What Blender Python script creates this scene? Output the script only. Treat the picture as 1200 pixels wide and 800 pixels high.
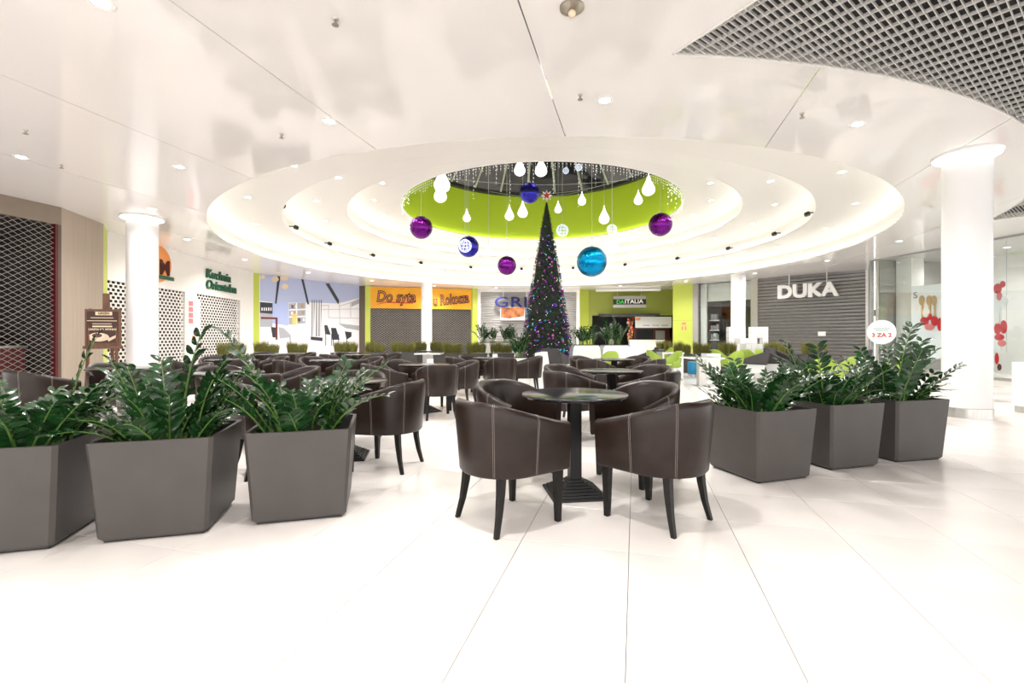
import bpy, bmesh, math, random
from mathutils import Vector, Matrix
for o in list(bpy.data.objects): bpy.data.objects.remove(o)
scene = bpy.context.scene
COL = scene.collection
PI = math.pi
# ---------------------------------------------------------------- camera, world, exposure
F, HY, CX0, CAMZ = 550.0, 395.0, 600.0, 1.17
cam = bpy.data.cameras.new('camera'); cam.sensor_width = 36; cam.lens = F/1200*36
cam.shift_y = -(400-HY)/1200; cam.clip_end = 200
camo = bpy.data.objects.new('camera', cam); COL.objects.link(camo)
camo.location = (0, 0, CAMZ); camo.rotation_euler = (PI/2, 0, 0)
scene.camera = camo
world = bpy.data.worlds.new('world'); scene.world = world; world.use_nodes = True
world.node_tree.nodes['Background'].inputs[0].default_value = (1.0, 0.985, 0.96, 1)
world.node_tree.nodes['Background'].inputs[1].default_value = 1.4
vs = scene.view_settings
vs.view_transform = 'Standard'; vs.look = 'None'; vs.gamma = 1; vs.use_curve_mapping = False
vs.exposure = 1.25
DOWNLIGHT_W = 125.0     # light of one downlight in the flat ceiling
DOME_W = 62.0           # light of one downlight in the dome rings
COVE = 2.4              # emission of the cove strips

# ---------------------------------------------------------------- materials
MATS = {}
def new_mat(name):
    m = bpy.data.materials.new(name); m.use_nodes = True
    MATS[name] = m
    return m, m.node_tree.nodes, m.node_tree.links, m.node_tree.nodes['Principled BSDF']
def mat(name, col, rough=.5, metal=0, spec=.5, var=0, scale=8, bump=0, coat=0, emit=None, es=0, stretch=None, trans=0, alpha=1):
    m, N, L, b = new_mat(name)
    b.inputs['Base Color'].default_value = (*col, 1); b.inputs['Roughness'].default_value = rough
    b.inputs['Metallic'].default_value = metal; b.inputs['Specular IOR Level'].default_value = spec
    b.inputs['Coat Weight'].default_value = coat; b.inputs['Coat Roughness'].default_value = .08
    b.inputs['Transmission Weight'].default_value = trans
    b.inputs['Alpha'].default_value = alpha
    if emit:
        b.inputs['Emission Color'].default_value = (*emit, 1); b.inputs['Emission Strength'].default_value = es
    if var or bump:
        tc = N.new('ShaderNodeTexCoord'); mp = N.new('ShaderNodeMapping'); nz = N.new('ShaderNodeTexNoise')
        nz.inputs['Scale'].default_value = scale; nz.inputs['Detail'].default_value = 4
        if stretch: mp.inputs['Scale'].default_value = stretch
        L.new(tc.outputs['Object'], mp.inputs[0]); L.new(mp.outputs[0], nz.inputs['Vector'])
        if var:
            r = N.new('ShaderNodeValToRGB')
            r.color_ramp.elements[0].position = .3; r.color_ramp.elements[1].position = .7
            r.color_ramp.elements[0].color = (*[max(0, c*(1-var)) for c in col], 1)
            r.color_ramp.elements[1].color = (*[min(1, c*(1+var)) for c in col], 1)
            L.new(nz.outputs['Fac'], r.inputs[0]); L.new(r.outputs[0], b.inputs['Base Color'])
        if bump:
            bp = N.new('ShaderNodeBump'); bp.inputs['Strength'].default_value = bump; bp.inputs['Distance'].default_value = .01
            L.new(nz.outputs['Fac'], bp.inputs['Height']); L.new(bp.outputs[0], b.inputs['Normal'])
    return m
M = MATS
mat('tile_white', (.84, .79, .755), .22, spec=.5, var=.05, scale=1.6)
mat('tile_pale_grey', (.64, .625, .61), .25, var=.05, scale=2)
mat('tile_grey', (.36, .355, .35), .28, var=.06, scale=2)
mat('grout', (.30, .28, .27), .8)
mat('ceil_white', (.82, .79, .765), .06, spec=.34)
mat('ring_white', (.79, .765, .725), .35)
mat('wall_white', (.85, .83, .80), .45, var=.015, scale=2)
mat('column_white', (.86, .85, .85), .28, coat=.3)
mat('steel', (.55, .54, .52), .32, metal=1, var=.15, scale=30, stretch=(6, 6, .2))
mat('drum_green', (.56, .74, .035), .5)
mat('lime', (.52, .60, .09), .45)
mat('lime_dark', (.34, .38, .05), .5)
mat('olive', (.30, .34, .055), .6)
mat('brown_panel', (.42, .35, .28), .45, var=.06, scale=5, stretch=(3, 3, .15))
mat('dark_brown_frame', (.12, .09, .07), .4)
mat('maroon', (.10, .012, .014), .4)
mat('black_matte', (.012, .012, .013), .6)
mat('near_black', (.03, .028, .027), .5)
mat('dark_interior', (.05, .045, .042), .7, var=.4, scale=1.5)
mat('black_metal', (.010, .0095, .0095), .4, spec=.35)
mat('wire_grey', (.40, .38, .36), .4, metal=.6)
mat('wire_dark', (.28, .26, .24), .4, metal=.6)
mat('shutter_white', (.80, .77, .73), .45)
mat('shutter_grey', (.25, .245, .24), .32, metal=.85, var=.06, scale=6)
mat('shutter_pale', (.34, .33, .32), .42, metal=.5)
mat('orange', (.86, .40, .012), .45, var=.05, scale=2)
mat('sign_maroon', (.07, .010, .006), .5, spec=.2)
mat('sign_red', (.62, .05, .02), .5)
mat('sign_green', (.01, .10, .045), .4)
mat('sign_blue', (.022, .022, .13), .5, spec=.2)
mat('bright_green', (.03, .55, .06), .5)
mat('white_paint', (.87, .87, .86), .35)
mat('white_gloss', (.88, .88, .88), .16, coat=.5)
mat('leather', (.018, .0095, .0068), .36, spec=.32, var=.25, scale=9, bump=.06, coat=.05)
mat('stitch', (.34, .29, .27), .7)
mat('leg_black', (.008, .007, .006), .45, spec=.3)
mat('planter', (.062, .054, .050), .42, var=.08, scale=5)
mat('soil', (.05, .035, .025), .9)
mat('pebble', (.78, .74, .68), .6, var=.12, scale=20)
mat('leaf', (.010, .052, .011), .22, var=.5, scale=14, coat=.3)
mat('stem', (.10, .20, .035), .4, var=.25, scale=20)
mat('grass', (.20, .195, .04), .6, var=.45, scale=25)
mat('box_grey', (.06, .056, .055), .5)
mat('green_plastic', (.33, .46, .06), .4)
mat('charcoal_fabric', (.055, .05, .052), .8)
mat('blue_fabric', (.012, .22, .42), .55)
mat('wood_brown', (.12, .048, .02), .45, var=.3, scale=12, stretch=(1, 1, .2))
mat('board_brown', (.045, .018, .012), .6)
mat('cream', (.75, .60, .42), .6)
mat('cup', (.72, .50, .38), .5)
mat('coffee', (.10, .03, .015), .4)
mat('purple_foil', (.15, .008, .20), .16, metal=.85)
mat('blue_foil', (.035, .03, .42), .15, metal=.8)
mat('teal_foil', (.0, .26, .55), .15, metal=.85)
mat('lamp_white', (.9, .9, .9), .4, emit=(1, 1, 1), es=1.0)
mat('led', (1, 1, 1), .4, emit=(1, .98, .95), es=1.6)
mat('crystal_glow', (.8, .85, 1), .4, emit=(.7, .78, 1), es=.25)  # faint bluish glow put into the wires and beads of the crystal balls
mat('cove_strip', (1, 1, 1), .5, emit=(1, .985, .90), es=COVE)
mat('halo_strip', (1, 1, 1), .5, emit=(1, .985, .93), es=2.0)
mat('letter_fill', (.70, .30, .16), .5)
mat('brown_fascia', (.25, .20, .155), .45, var=.05, scale=4)
mat('lens', (1, 1, 1), .4, emit=(1, .98, .95), es=12)
mat('cord', (.55, .55, .57), .5)
mat('fir', (.010, .022, .010), .7, var=.5, scale=12)
mat('bauble_purple', (.24, .05, .36), .2, metal=.6)
mat('bauble_teal', (.05, .38, .48), .2, metal=.6)
mat('bauble_pink', (.55, .14, .40), .25, metal=.5)
mat('bauble_blue', (.10, .08, .50), .2, metal=.6)
mat('star_red', (.55, .03, .05), .3)
mat('glass_dark', (.022, .023, .026), .02, spec=.8, coat=0)
mat('mullion', (.62, .64, .55), .4)
mat('brass', (.40, .36, .30), .35, metal=1)
mat('rubber', (.02, .02, .02), .6)
mat('print_sky', (.44, .50, .72), .5)
mat('print_blue', (.42, .50, .78), .5)
mat('print_white', (.86, .86, .90), .5)
mat('print_grey', (.42, .43, .48), .5)
mat('print_dark', (.035, .035, .045), .5)
mat('print_red', (.16, .02, .02), .5)
mat('print_tan', (.50, .33, .15), .5)
mat('print_yellow', (.85, .62, .18), .5)
mat('print_food', (.48, .16, .06), .5, var=.8, scale=3)
mat('red_paint', (.62, .02, .03), .4)
mat('pink_red', (.75, .22, .22), .5)
mat('wood_pale', (.52, .36, .20), .5)
mat('sign_cyan', (.70, .82, .83), .4)
mat('sign_orange', (.85, .33, .10), .5)
mat('grey_paint', (.35, .34, .33), .5)
mat('louvre', (.66, .64, .62), .45)
mat('bottle_green', (.02, .25, .12), .2)
mat('bottle_brown', (.20, .06, .02), .2)
# glass with a fixed thin reflection
def glass(name, tint, fac=.12):
    m, N, L, b = new_mat(name)
    tr = N.new('ShaderNodeBsdfTransparent'); tr.inputs[0].default_value = (*tint, 1)
    gl = N.new('ShaderNodeBsdfGlossy'); gl.inputs['Roughness'].default_value = .02
    lw = N.new('ShaderNodeLayerWeight'); lw.inputs[0].default_value = .5
    pw = N.new('ShaderNodeMath'); pw.operation = 'POWER'; pw.inputs[1].default_value = 4
    fr = N.new('ShaderNodeMath'); fr.operation = 'MULTIPLY_ADD'; fr.inputs[1].default_value = .5; fr.inputs[2].default_value = .05
    L.new(lw.outputs['Facing'], pw.inputs[0]); L.new(pw.outputs[0], fr.inputs[0])
    mx = N.new('ShaderNodeMixShader')
    L.new(fr.outputs[0], mx.inputs[0]); L.new(tr.outputs[0], mx.inputs[1]); L.new(gl.outputs[0], mx.inputs[2])
    L.new(mx.outputs[0], N['Material Output'].inputs[0])
    return m
glass('shop_glass', (.93, .96, .95))
# black speckled granite
def granite():
    m, N, L, b = new_mat('granite')
    tc = N.new('ShaderNodeTexCoord'); vo = N.new('ShaderNodeTexVoronoi'); vo.inputs['Scale'].default_value = 55
    r = N.new('ShaderNodeValToRGB')
    r.color_ramp.elements[0].position = .05; r.color_ramp.elements[0].color = (.12, .13, .17, 1)
    r.color_ramp.elements[1].position = .22; r.color_ramp.elements[1].color = (.012, .012, .014, 1)
    L.new(tc.outputs['Object'], vo.inputs['Vector']); L.new(vo.outputs['Distance'], r.inputs[0]); L.new(r.outputs[0], b.inputs['Base Color'])
    b.inputs['Roughness'].default_value = .14; b.inputs['Specular IOR Level'].default_value = .35
granite()
# crinkled foil for the hanging balls: fine vertical pleats in the relief
for nm in ('purple_foil', 'blue_foil', 'teal_foil'):
    m = M[nm]; N = m.node_tree.nodes; L = m.node_tree.links
    tc = N.new('ShaderNodeTexCoord'); mp = N.new('ShaderNodeMapping'); mp.inputs['Scale'].default_value = (9, 9, 1.2)
    nz = N.new('ShaderNodeTexNoise'); nz.inputs['Scale'].default_value = 2.2; bp = N.new('ShaderNodeBump')
    bp.inputs['Strength'].default_value = .5; bp.inputs['Distance'].default_value = .05
    L.new(tc.outputs['Object'], mp.inputs[0]); L.new(mp.outputs[0], nz.inputs['Vector']); L.new(nz.outputs['Fac'], bp.inputs['Height'])
    L.new(bp.outputs[0], N['Principled BSDF'].inputs['Normal'])

# ---------------------------------------------------------------- mesh helpers
class MB:
    def __init__(s): s.v = []; s.f = []; s.mi = []; s.cur = 0
    def add(s, vs, fs):
        n = len(s.v); s.v += [tuple(p) for p in vs]
        s.f += [tuple(i+n for i in f) for f in fs]; s.mi += [s.cur]*len(fs); return s
    def box(s, x0, x1, y0, y1, z0, z1):
        return s.add([(x0,y0,z0),(x1,y0,z0),(x1,y1,z0),(x0,y1,z0),(x0,y0,z1),(x1,y0,z1),(x1,y1,z1),(x0,y1,z1)],
                     [(0,3,2,1),(4,5,6,7),(0,1,5,4),(1,2,6,5),(2,3,7,6),(3,0,4,7)])
    def prism(s, pts, y0, y1):          # polygon in xz extruded in y
        n = len(pts)
        return s.add([(x,y0,z) for x,z in pts]+[(x,y1,z) for x,z in pts],
                     [tuple(range(n)), tuple(range(2*n-1,n-1,-1))]+[(i,i+n,(i+1)%n+n,(i+1)%n) for i in range(n)])
    def prismz(s, pts, z0, z1):
        n = len(pts)
        return s.add([(x,y,z0) for x,y in pts]+[(x,y,z1) for x,y in pts],
                     [tuple(range(n-1,-1,-1)), tuple(range(n,2*n))]+[(i,(i+1)%n,(i+1)%n+n,i+n) for i in range(n)])
    def frustum(s, q0, q1):             # two quads (lower, upper)
        return s.add(list(q0)+list(q1), [(3,2,1,0),(4,5,6,7)]+[(i,(i+1)%4,(i+1)%4+4,i+4) for i in range(4)])
    def lathe(s, prof, n=24, cx=0, cy=0, closed=False, cap=True):
        vs = []; fs = []; k = len(prof)
        for i in range(n):
            a = 2*PI*i/n
            for r, z in prof: vs.append((cx+r*math.cos(a), cy+r*math.sin(a), z))
        for i in range(n):
            j = (i+1) % n
            for p in range(k if closed else k-1):
                q = (p+1) % k
                fs.append((i*k+p, j*k+p, j*k+q, i*k+q))
        if cap and not closed:
            if prof[0][0] > 1e-6: fs.append(tuple(i*k for i in range(n-1,-1,-1)))
            if prof[-1][0] > 1e-6: fs.append(tuple(i*k+k-1 for i in range(n)))
        return s.add(vs, fs)
    def tube(s, pts, rad, n=6, closed=False):
        pts = [Vector(p) for p in pts]; k = len(pts)
        if not isinstance(rad, (list, tuple)): rad = [rad]*k
        vs = []; fs = []; up = None
        for i, p in enumerate(pts):
            if closed: t = pts[(i+1)%k]-pts[i-1]
            else: t = pts[min(i+1,k-1)]-pts[max(i-1,0)]
            t.normalize()
            if up is None: up = Vector((0,0,1)) if abs(t.z) < .9 else Vector((1,0,0))
            a = t.cross(up)
            if a.length < 1e-4: a = t.orthogonal()
            a.normalize(); b = a.cross(t); up = b
            for j in range(n):
                w = 2*PI*j/n
                vs.append(p+rad[i]*(math.cos(w)*a+math.sin(w)*b))
        for i in range(k if closed else k-1):
            i2 = (i+1) % k
            for j in range(n):
                fs.append((i*n+j, i*n+(j+1)%n, i2*n+(j+1)%n, i2*n+j))
        if not closed: fs += [tuple(range(n-1,-1,-1)), tuple(range((k-1)*n, k*n))]
        return s.add(vs, fs)
    def sphere(s, c, r, nu=16, nv=10, sz=1):
        pr = [(0 if i in (0, nv) else r*math.sin(PI*i/nv), c[2]-r*sz*math.cos(PI*i/nv)) for i in range(nv+1)]
        return s.lathe(pr, nu, c[0], c[1])
    def mesh(s, name, mats, smooth=False):
        me = bpy.data.meshes.new(name); me.from_pydata(s.v, [], s.f)
        for m in (mats if isinstance(mats, (list, tuple)) else [mats]): me.materials.append(M[m])
        me.polygons.foreach_set('material_index', s.mi)
        bm = bmesh.new(); bm.from_mesh(me)
        bmesh.ops.remove_doubles(bm, verts=bm.verts, dist=1e-6)
        bmesh.ops.recalc_face_normals(bm, faces=bm.faces); bm.to_mesh(me); bm.free()
        if smooth:
            me.polygons.foreach_set('use_smooth', [True]*len(me.polygons))
            try: me.set_sharp_from_angle(angle=math.radians(38))
            except Exception: pass
        me.update(); return me
    def build(s, name, mats, parent=None, smooth=False, **kw):
        return put(name, s.mesh(name, mats, smooth), parent, **kw)
def put(name, me, parent=None, loc=(0,0,0), rz=0, rot=None, scale=None):
    o = bpy.data.objects.new(name, me); COL.objects.link(o)
    o.location = loc; o.rotation_euler = rot if rot else (0, 0, rz)
    if scale: o.scale = scale if isinstance(scale, (tuple, list)) else (scale,)*3
    if parent: o.parent = parent
    return o
def tag(o, label=None, cat=None, group=None, kind=None):
    if label: o['label'] = label
    if cat: o['category'] = cat
    if group: o['group'] = group
    if kind: o['kind'] = kind
    return o
def thing(name, label, cat, loc=(0,0,0), rz=0, group=None, kind=None):
    o = bpy.data.objects.new(name, None); COL.objects.link(o); o.empty_display_size = .1
    o.location = loc; o.rotation_euler = (0, 0, rz)
    return tag(o, label, cat, group, kind)
def dup(src, loc=None, rz=None, label=None, group=None, parent=None, top=True):
    kids = [c for c in KIDS.get(src.name, [])]
    c = src.copy(); COL.objects.link(c)
    if parent: c.parent = parent
    if loc is not None: c.location = loc
    if rz is not None: c.rotation_euler = (0, 0, rz)
    if label: c['label'] = label
    if group: c['group'] = group
    for k in kids: dup(k, parent=c)
    return c
KIDS = {}
def reg(root):                          # remember children once, so that copying stays cheap
    ch = [o for o in COL.objects if o.parent == root]
    KIDS[root.name] = ch
    for c in ch: reg(c)
    return root
def text(body, size, ext, name, m, parent=None, loc=(0,0,0), rot=(PI/2,0,0), off=0, shear=0, align='CENTER', sx=1, space=1):
    cu = bpy.data.curves.new(name, 'FONT'); cu.body = body; cu.size = size; cu.extrude = ext
    cu.offset = off; cu.shear = shear; cu.align_x = align; cu.align_y = 'CENTER'; cu.space_character = space
    cu.resolution_u = 3
    t = bpy.data.objects.new('tmp', cu); COL.objects.link(t)
    dg = bpy.context.evaluated_depsgraph_get()
    me = bpy.data.meshes.new_from_object(t.evaluated_get(dg)); me.name = name
    bpy.data.objects.remove(t); me.materials.clear(); me.materials.append(M[m])
    me.transform(Matrix.Diagonal((sx, 1, 1, 1)))
    return put(name, me, parent, loc=loc, rot=rot)
def P(px, d): return (px-CX0)/F*d           # where a line of sight crosses depth d
def Z(py, d): return CAMZ+(HY-py)/F*d
CEIL = 3.87
CC = Vector((.93, 15.6))                    # centre of the round ceiling
rnd = random.Random(7)

# ================================================================ STRUCTURE
# ---- floor
TA = math.radians(14.7)
U = Vector((math.sin(TA), math.cos(TA))); V = Vector((math.cos(TA), -math.sin(TA)))
N0 = Vector((.486, 1.98)); TS = .6
floor = MB().box(-19, 20, -5, 33, -.2, -.012).build('floor', 'grout')
tag(floor, 'pale polished floor tiles of the food court', 'floor', kind='structure')
def tile_me(m):
    h = TS/2-.0016; b = .0015
    mb = MB()
    mb.add([(-h,-h,-.012),(h,-h,-.012),(h,h,-.012),(-h,h,-.012),(-h,-h,-b),(h,-h,-b),(h,h,-b),(-h,h,-b),
            (-h+b,-h+b,0),(h-b,-h+b,0),(h-b,h-b,0),(-h+b,h-b,0)],
           [(i,(i+1)%4,(i+1)%4+4,i+4) for i in range(4)]+[(i+4,(i+1)%4+4,(i+1)%4+8,i+8) for i in range(4)]+[(8,9,10,11)])
    return mb.mesh('tile', m)
TM = {k: tile_me(k) for k in ('tile_white', 'tile_pale_grey', 'tile_grey')}
cand = []
tr = random.Random(3)
for i in range(-40, 44):
    for j in range(-16, 60):
        c = N0+V*(TS*(i+.5))+U*(TS*(j+.5))
        if not (-18.5 < c.x < 19.5 and -4.5 < c.y < 32.5): continue
        k = 'tile_white'; q = tr.random()
        if c.y > 6.3 and c.x > 1.9 and c.y < 16.5 and c.x < 12:
            k = 'tile_grey' if q < .22 else 'tile_pale_grey' if q < .5 else 'tile_white'
        elif c.y > 5.0 and c.x < 4 and q < .05: k = 'tile_pale_grey'
        vis = c.y > 1.2 and abs(c.x) < 1.12*c.y+.45
        cand.append((c.y if vis else 99+c.y, c, k))
cand.sort(key=lambda t: t[0])
for d, c, k in cand[:300]:
    put('tile', TM[k], floor, loc=(c.x, c.y, 0), rz=-TA)
far = MB(); order = list(TM)
for d, c, k in cand[300:]:
    far.cur = order.index(k); h = TS/2-.0016
    q = [c+V*a*h+U*b*h for a, b in ((-1,-1),(1,-1),(1,1),(-1,1))]
    far.add([(p.x, p.y, 0) for p in q], [(0,1,2,3)])
tag(far.build('far_tile', order, floor), kind='stuff')

# ---- ceiling: glossy panels, a hole of radius 9.3 and the louvre field outside radius 11.13
R1, R2, R3, R4 = 9.3, 7.7, 6.05, 4.5
STEP = .49
RL = 11.13
A1, D1 = Vector((1.54, 4.46)), Vector((.505, -.863))    # first straight edge of the louvre field
A2, D2 = Vector((11.1, 10.8)), Vector((.66, -.75))      # second one
n1 = Vector((-D1.y, D1.x))
if n1.dot(Vector((6, 4))-A1) < 0: n1 = -n1
n2 = Vector((-D2.y, D2.x))
if n2.dot(Vector((6, 4))-A2) < 0: n2 = -n2
def ring_bm(r0, r1, n=160):
    bm = bmesh.new(); a = []; b = []
    for i in range(n):
        w = 2*PI*i/n; c, s = math.cos(w), math.sin(w)
        a.append(bm.verts.new((CC.x+r0*c, CC.y+r0*s, CEIL))); b.append(bm.verts.new((CC.x+r1*c, CC.y+r1*s, CEIL)))
    for i in range(n): bm.faces.new((a[i], b[i], b[(i+1)%n], a[(i+1)%n]))
    return bm
def cut(bm, p, n, keep_positive):
    g = bm.verts[:]+bm.edges[:]+bm.faces[:]
    bmesh.ops.bisect_plane(bm, geom=g, plane_co=(p.x,p.y,0), plane_no=(n.x,n.y,0), clear_inner=keep_positive, clear_outer=not keep_positive)
def ceil_all():
    pieces = [ring_bm(R1, RL)]
    b1 = ring_bm(RL, 26); cut(b1, A1, n1, False); pieces.append(b1)
    b2 = ring_bm(RL, 26); cut(b2, A1, n1, True); cut(b2, A2, n2, False); pieces.append(b2)
    b3 = ring_bm(RL, 26); cut(b3, A1, n1, True); cut(b3, A2, n2, True); cut(b3, Vector((0, 14)), Vector((0, 1)), True); pieces.append(b3)
    out = bmesh.new()
    for p in pieces:
        me = bpy.data.meshes.new('t'); p.to_mesh(me); p.free(); out.from_mesh(me); bpy.data.meshes.remove(me)
    for p, n in ((Vector((-16, 0)), Vector((1, 0))), (Vector((0, -4.5)), Vector((0, 1)))): cut(out, p, n, True)
    for p, n in ((Vector((19, 0)), Vector((1, 0))), (Vector((0, 32)), Vector((0, 1)))): cut(out, p, n, False)
    bmesh.ops.remove_doubles(out, verts=out.verts, dist=1e-4)
    return out
ceiling = thing('ceiling', 'glossy white suspended ceiling around the stepped round dome', 'ceiling', kind='structure')
cb = ceil_all(); tmpme = bpy.data.meshes.new('t'); cb.to_mesh(tmpme); cb.free()
V0, VP = -.908, 2.7
for k in range(-8, 9):
    bm = bmesh.new(); bm.from_mesh(tmpme)
    cut(bm, V*(V0+k*VP+.006), V, True); cut(bm, V*(V0+(k+1)*VP-.006), V, False)
    if not bm.faces: bm.free(); continue
    ex = bmesh.ops.extrude_face_region(bm, geom=bm.faces[:])
    bmesh.ops.translate(bm, vec=(0, 0, .02), verts=[g for g in ex['geom'] if isinstance(g, bmesh.types.BMVert)])
    bmesh.ops.recalc_face_normals(bm, faces=bm.faces)
    me = bpy.data.meshes.new('ceiling_panel'); bm.to_mesh(me); bm.free(); me.materials.append(M['ceil_white'])
    put('ceiling_panel', me, ceiling)
# solid slab above (dark void) keeps outside light out of the ceiling
sl = ring_bm(R1+.3, 27, 96)
for v in sl.verts: v.co.z = 4.75
me = bpy.data.meshes.new('void_slab'); sl.to_mesh(me); sl.free(); me.materials.append(M['black_matte'])
put('void_slab', me, ceiling)
# louvre edge trim
lt = MB()
pts = []
for i in range(80):
    w = math.radians(-95+i*75/79); p = CC+RL*Vector((math.cos(w), math.sin(w)))
    if n1.dot(p-A1) > 0 and n2.dot(p-A2) > 0: pts.append(p)
E2 = A2+D2*9; E1 = A1+D1*9
def wallstrip(mb, ps, z0, z1, t=.012):
    for a, b in zip(ps[:-1], ps[1:]):
        d = (b-a).normalized(); n = Vector((-d.y, d.x))*t/2
        mb.prismz([(a+n)[:], (b+n)[:], (b-n)[:], (a-n)[:]], z0, z1)
wallstrip(lt, [E1, A1]+pts+[A2, E2], CEIL-.012, CEIL+.10)
lt.build('louvre_trim', 'ring_white', ceiling)
# louvre blades: long ones along e1, short bridges along e2
ANG = math.radians(36.5)
e1 = Vector((math.cos(ANG), math.sin(ANG))); e2 = Vector((math.sin(ANG), -math.cos(ANG)))
def inside(p):
    return n1.dot(p-A1) > 0 and n2.dot(p-A2) > 0 and (p-CC).length > RL and -1.0 < p.y < 13 and p.x < 13.5
def spans(o, d, lo, hi, st=.03):
    out = []; on = None; t = lo
    while t <= hi:
        i = inside(o+d*t)
        if i and on is None: on = t
        if not i and on is not None: out.append((on, t)); on = None
        t += st
    if on is not None: out.append((on, hi))
    return out
BL = []
k = 0
O = A1.copy()
for k in range(-6, 190):
    for a, b in spans(O+e2*(k*.054), e1, -2, 14):
        BL.append((b-a, O+e2*(k*.054), e1, a, b))
for k in range(-8, 60):
    for a, b in spans(O+e1*(k*.174), e2, -9, 13):
        BL.append((b-a, O+e1*(k*.174), e2, a, b))
BL.sort(key=lambda t: (t[1]+t[2]*(t[3]+t[4])/2).length)
rest = MB()
bladecount = 0
for ln, o, d, a, b in BL:
    if ln < .06: continue
    c = o+d*(a+b)/2; rz = math.atan2(d.y, d.x); h = (b-a)/2
    if bladecount < 290:
        mb = MB().box(-h, h, -.0026, .0026, 0, .034)
        mb.build('louvre_blade', 'louvre', ceiling, loc=(c.x, c.y, CEIL+.004), rz=rz); bladecount += 1
    else:
        n = Vector((-d.y, d.x))*.0028
        p, q = c-d*h, c+d*h
        rest.prismz([(p-n)[:], (q-n)[:], (q+n)[:], (p+n)[:]], CEIL+.004, CEIL+.038)
if rest.v: tag(rest.build('louvre_blade_far', 'louvre', ceiling), kind='stuff')

# ---- stepped dome: ledge, riser and soffit of each ring, all round the same centre
def lathe_c(mb, prof, n=144, closed=False): return mb.lathe(prof, n, CC.x, CC.y, closed=closed, cap=False)
zs = [CEIL, CEIL+STEP, CEIL+2*STEP, CEIL+3*STEP]
rs = [R1, R2, R3, R4]
for i in range(3):
    r, z, zt, ri = rs[i], zs[i], zs[i+1], rs[i+1]
    mb = MB(); lathe_c(mb, [(r, z-.002), (r, z+.045), (r+.02, z+.045), (r+.02, z+.022), (r+.19, z+.022)])
    mb.build('cove_ledge', 'ring_white', ceiling, smooth=True)
    mb = MB(); lathe_c(mb, [(r+.19, z+.022), (r+.19, zt-.10), (r+.165, zt-.04), (r+.10, zt)])
    mb.build('dome_riser', 'ring_white', ceiling, smooth=True)
    mb = MB(); lathe_c(mb, [(r+.10, zt), (ri, zt)])
    mb.build('dome_soffit', 'ring_white', ceiling, smooth=True)
    mb = MB(); lathe_c(mb, [(r+.06, z+.03), (r+.12, z+.03), (r+.12, z+.055), (r+.06, z+.055)], closed=True)
    mb.build('cove_light_strip', 'cove_strip', ceiling)
ZD = 7.2
RD = R4+.13
mb = MB(); lathe_c(mb, [(RD, zs[3]), (RD, ZD)]); mb.build('dome_drum', 'drum_green', ceiling, smooth=True)
mb = MB(); lathe_c(mb, [(R4, zs[3]+.004), (RD, zs[3]+.004)]); mb.build('drum_ledge', 'ring_white', ceiling, smooth=True)
mb = MB(); lathe_c(mb, [(R4+.04, zs[3]+.012), (R4+.10, zs[3]+.012), (R4+.10, zs[3]+.035), (R4+.04, zs[3]+.035)], closed=True); mb.build('cove_light_strip', 'cove_strip', ceiling)
mb = MB(); lathe_c(mb, [(R4-.02, zs[3]-.012), (R4+.02, zs[3]-.012), (R4+.02, zs[3]+.02), (R4-.02, zs[3]+.02)], closed=True)
mb.build('drum_edge_trim', 'wall_white', ceiling)

# ---- skylight
sky = thing('window_1', 'dark conical rooflight with pale glazing bars above the green drum', 'window', kind='structure')
NP = 24; ZA = 12.0
def cone_pt(a, t): r = R4*(1-t); return Vector((CC.x+r*math.cos(a), CC.y+r*math.sin(a), ZD+.12+(ZA-ZD)*t))
mb = MB(); lathe_c(mb, [(RD+.03, ZD), (R4-.07, ZD), (R4-.07, ZD+.12), (RD+.03, ZD+.12)], closed=True); mb.build('curb_ring', 'near_black', sky)
for i in range(NP):
    a0, a1 = 2*PI*i/NP+.06, 2*PI*(i+1)/NP+.06
    for t0, t1 in ((0, .42), (.425, .97)):
        q = [cone_pt(a0, t0), cone_pt(a1, t0), cone_pt(a1, t1), cone_pt(a0, t1)]
        nrm = (q[1]-q[0]).cross(q[2]-q[0]).normalized()*.01
        MB().add([p-nrm for p in q]+[p+nrm for p in q], [(3,2,1,0),(4,5,6,7)]+[(k,(k+1)%4,(k+1)%4+4,k+4) for k in range(4)]).build('glass_pane', 'glass_dark', sky)
    p0, p1 = cone_pt(a0, 0), cone_pt(a0, .97)
    inn = Vector((CC.x-p0.x, CC.y-p0.y, 0)).normalized()*.05
    MB().tube([p0+inn, p1+inn*.3], .042, 4).build('glazing_bar', 'mullion', sky)

# ---- columns
def column(x, y, r, label, halo=True, base=True):
    o = thing('column', label, 'column', (x, y, 0), kind='structure')
    MB().lathe([(r, 0), (r, CEIL+.03)], 48).build('shaft', 'column_white', o, smooth=True)
    if base: MB().lathe([(r+.008, 0), (r+.008, .14), (r, .145)], 48, cap=False).build('steel_skirt', 'steel', o, smooth=True)
    if halo:
        MB().lathe([(r+.005, CEIL-.035), (r+.11, CEIL-.035), (r+.125, CEIL-.001), (r+.005, CEIL-.001)], 48, closed=True).build('halo_trim', 'white_paint', o, smooth=True)
        MB().lathe([(r+.02, CEIL-.042), (r+.10, CEIL-.042), (r+.10, CEIL-.036), (r+.02, CEIL-.036)], 48, closed=True).build('halo_light', 'halo_strip', o)
column(P(1135, 6.92), 6.95, .28, 'thick white round column beside the glass shopfront, lit ring on top')
column(P(167, 10.6), 10.6, .295, 'white round column before the white food counters, lit ring on top')
column(P(500, 23.6), 23.6, .27, 'slim white column before the orange signs', False)
column(P(865, 20.2), 20.2, .29, 'slim white column before the glass shop next to the lime pillar', False)

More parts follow.
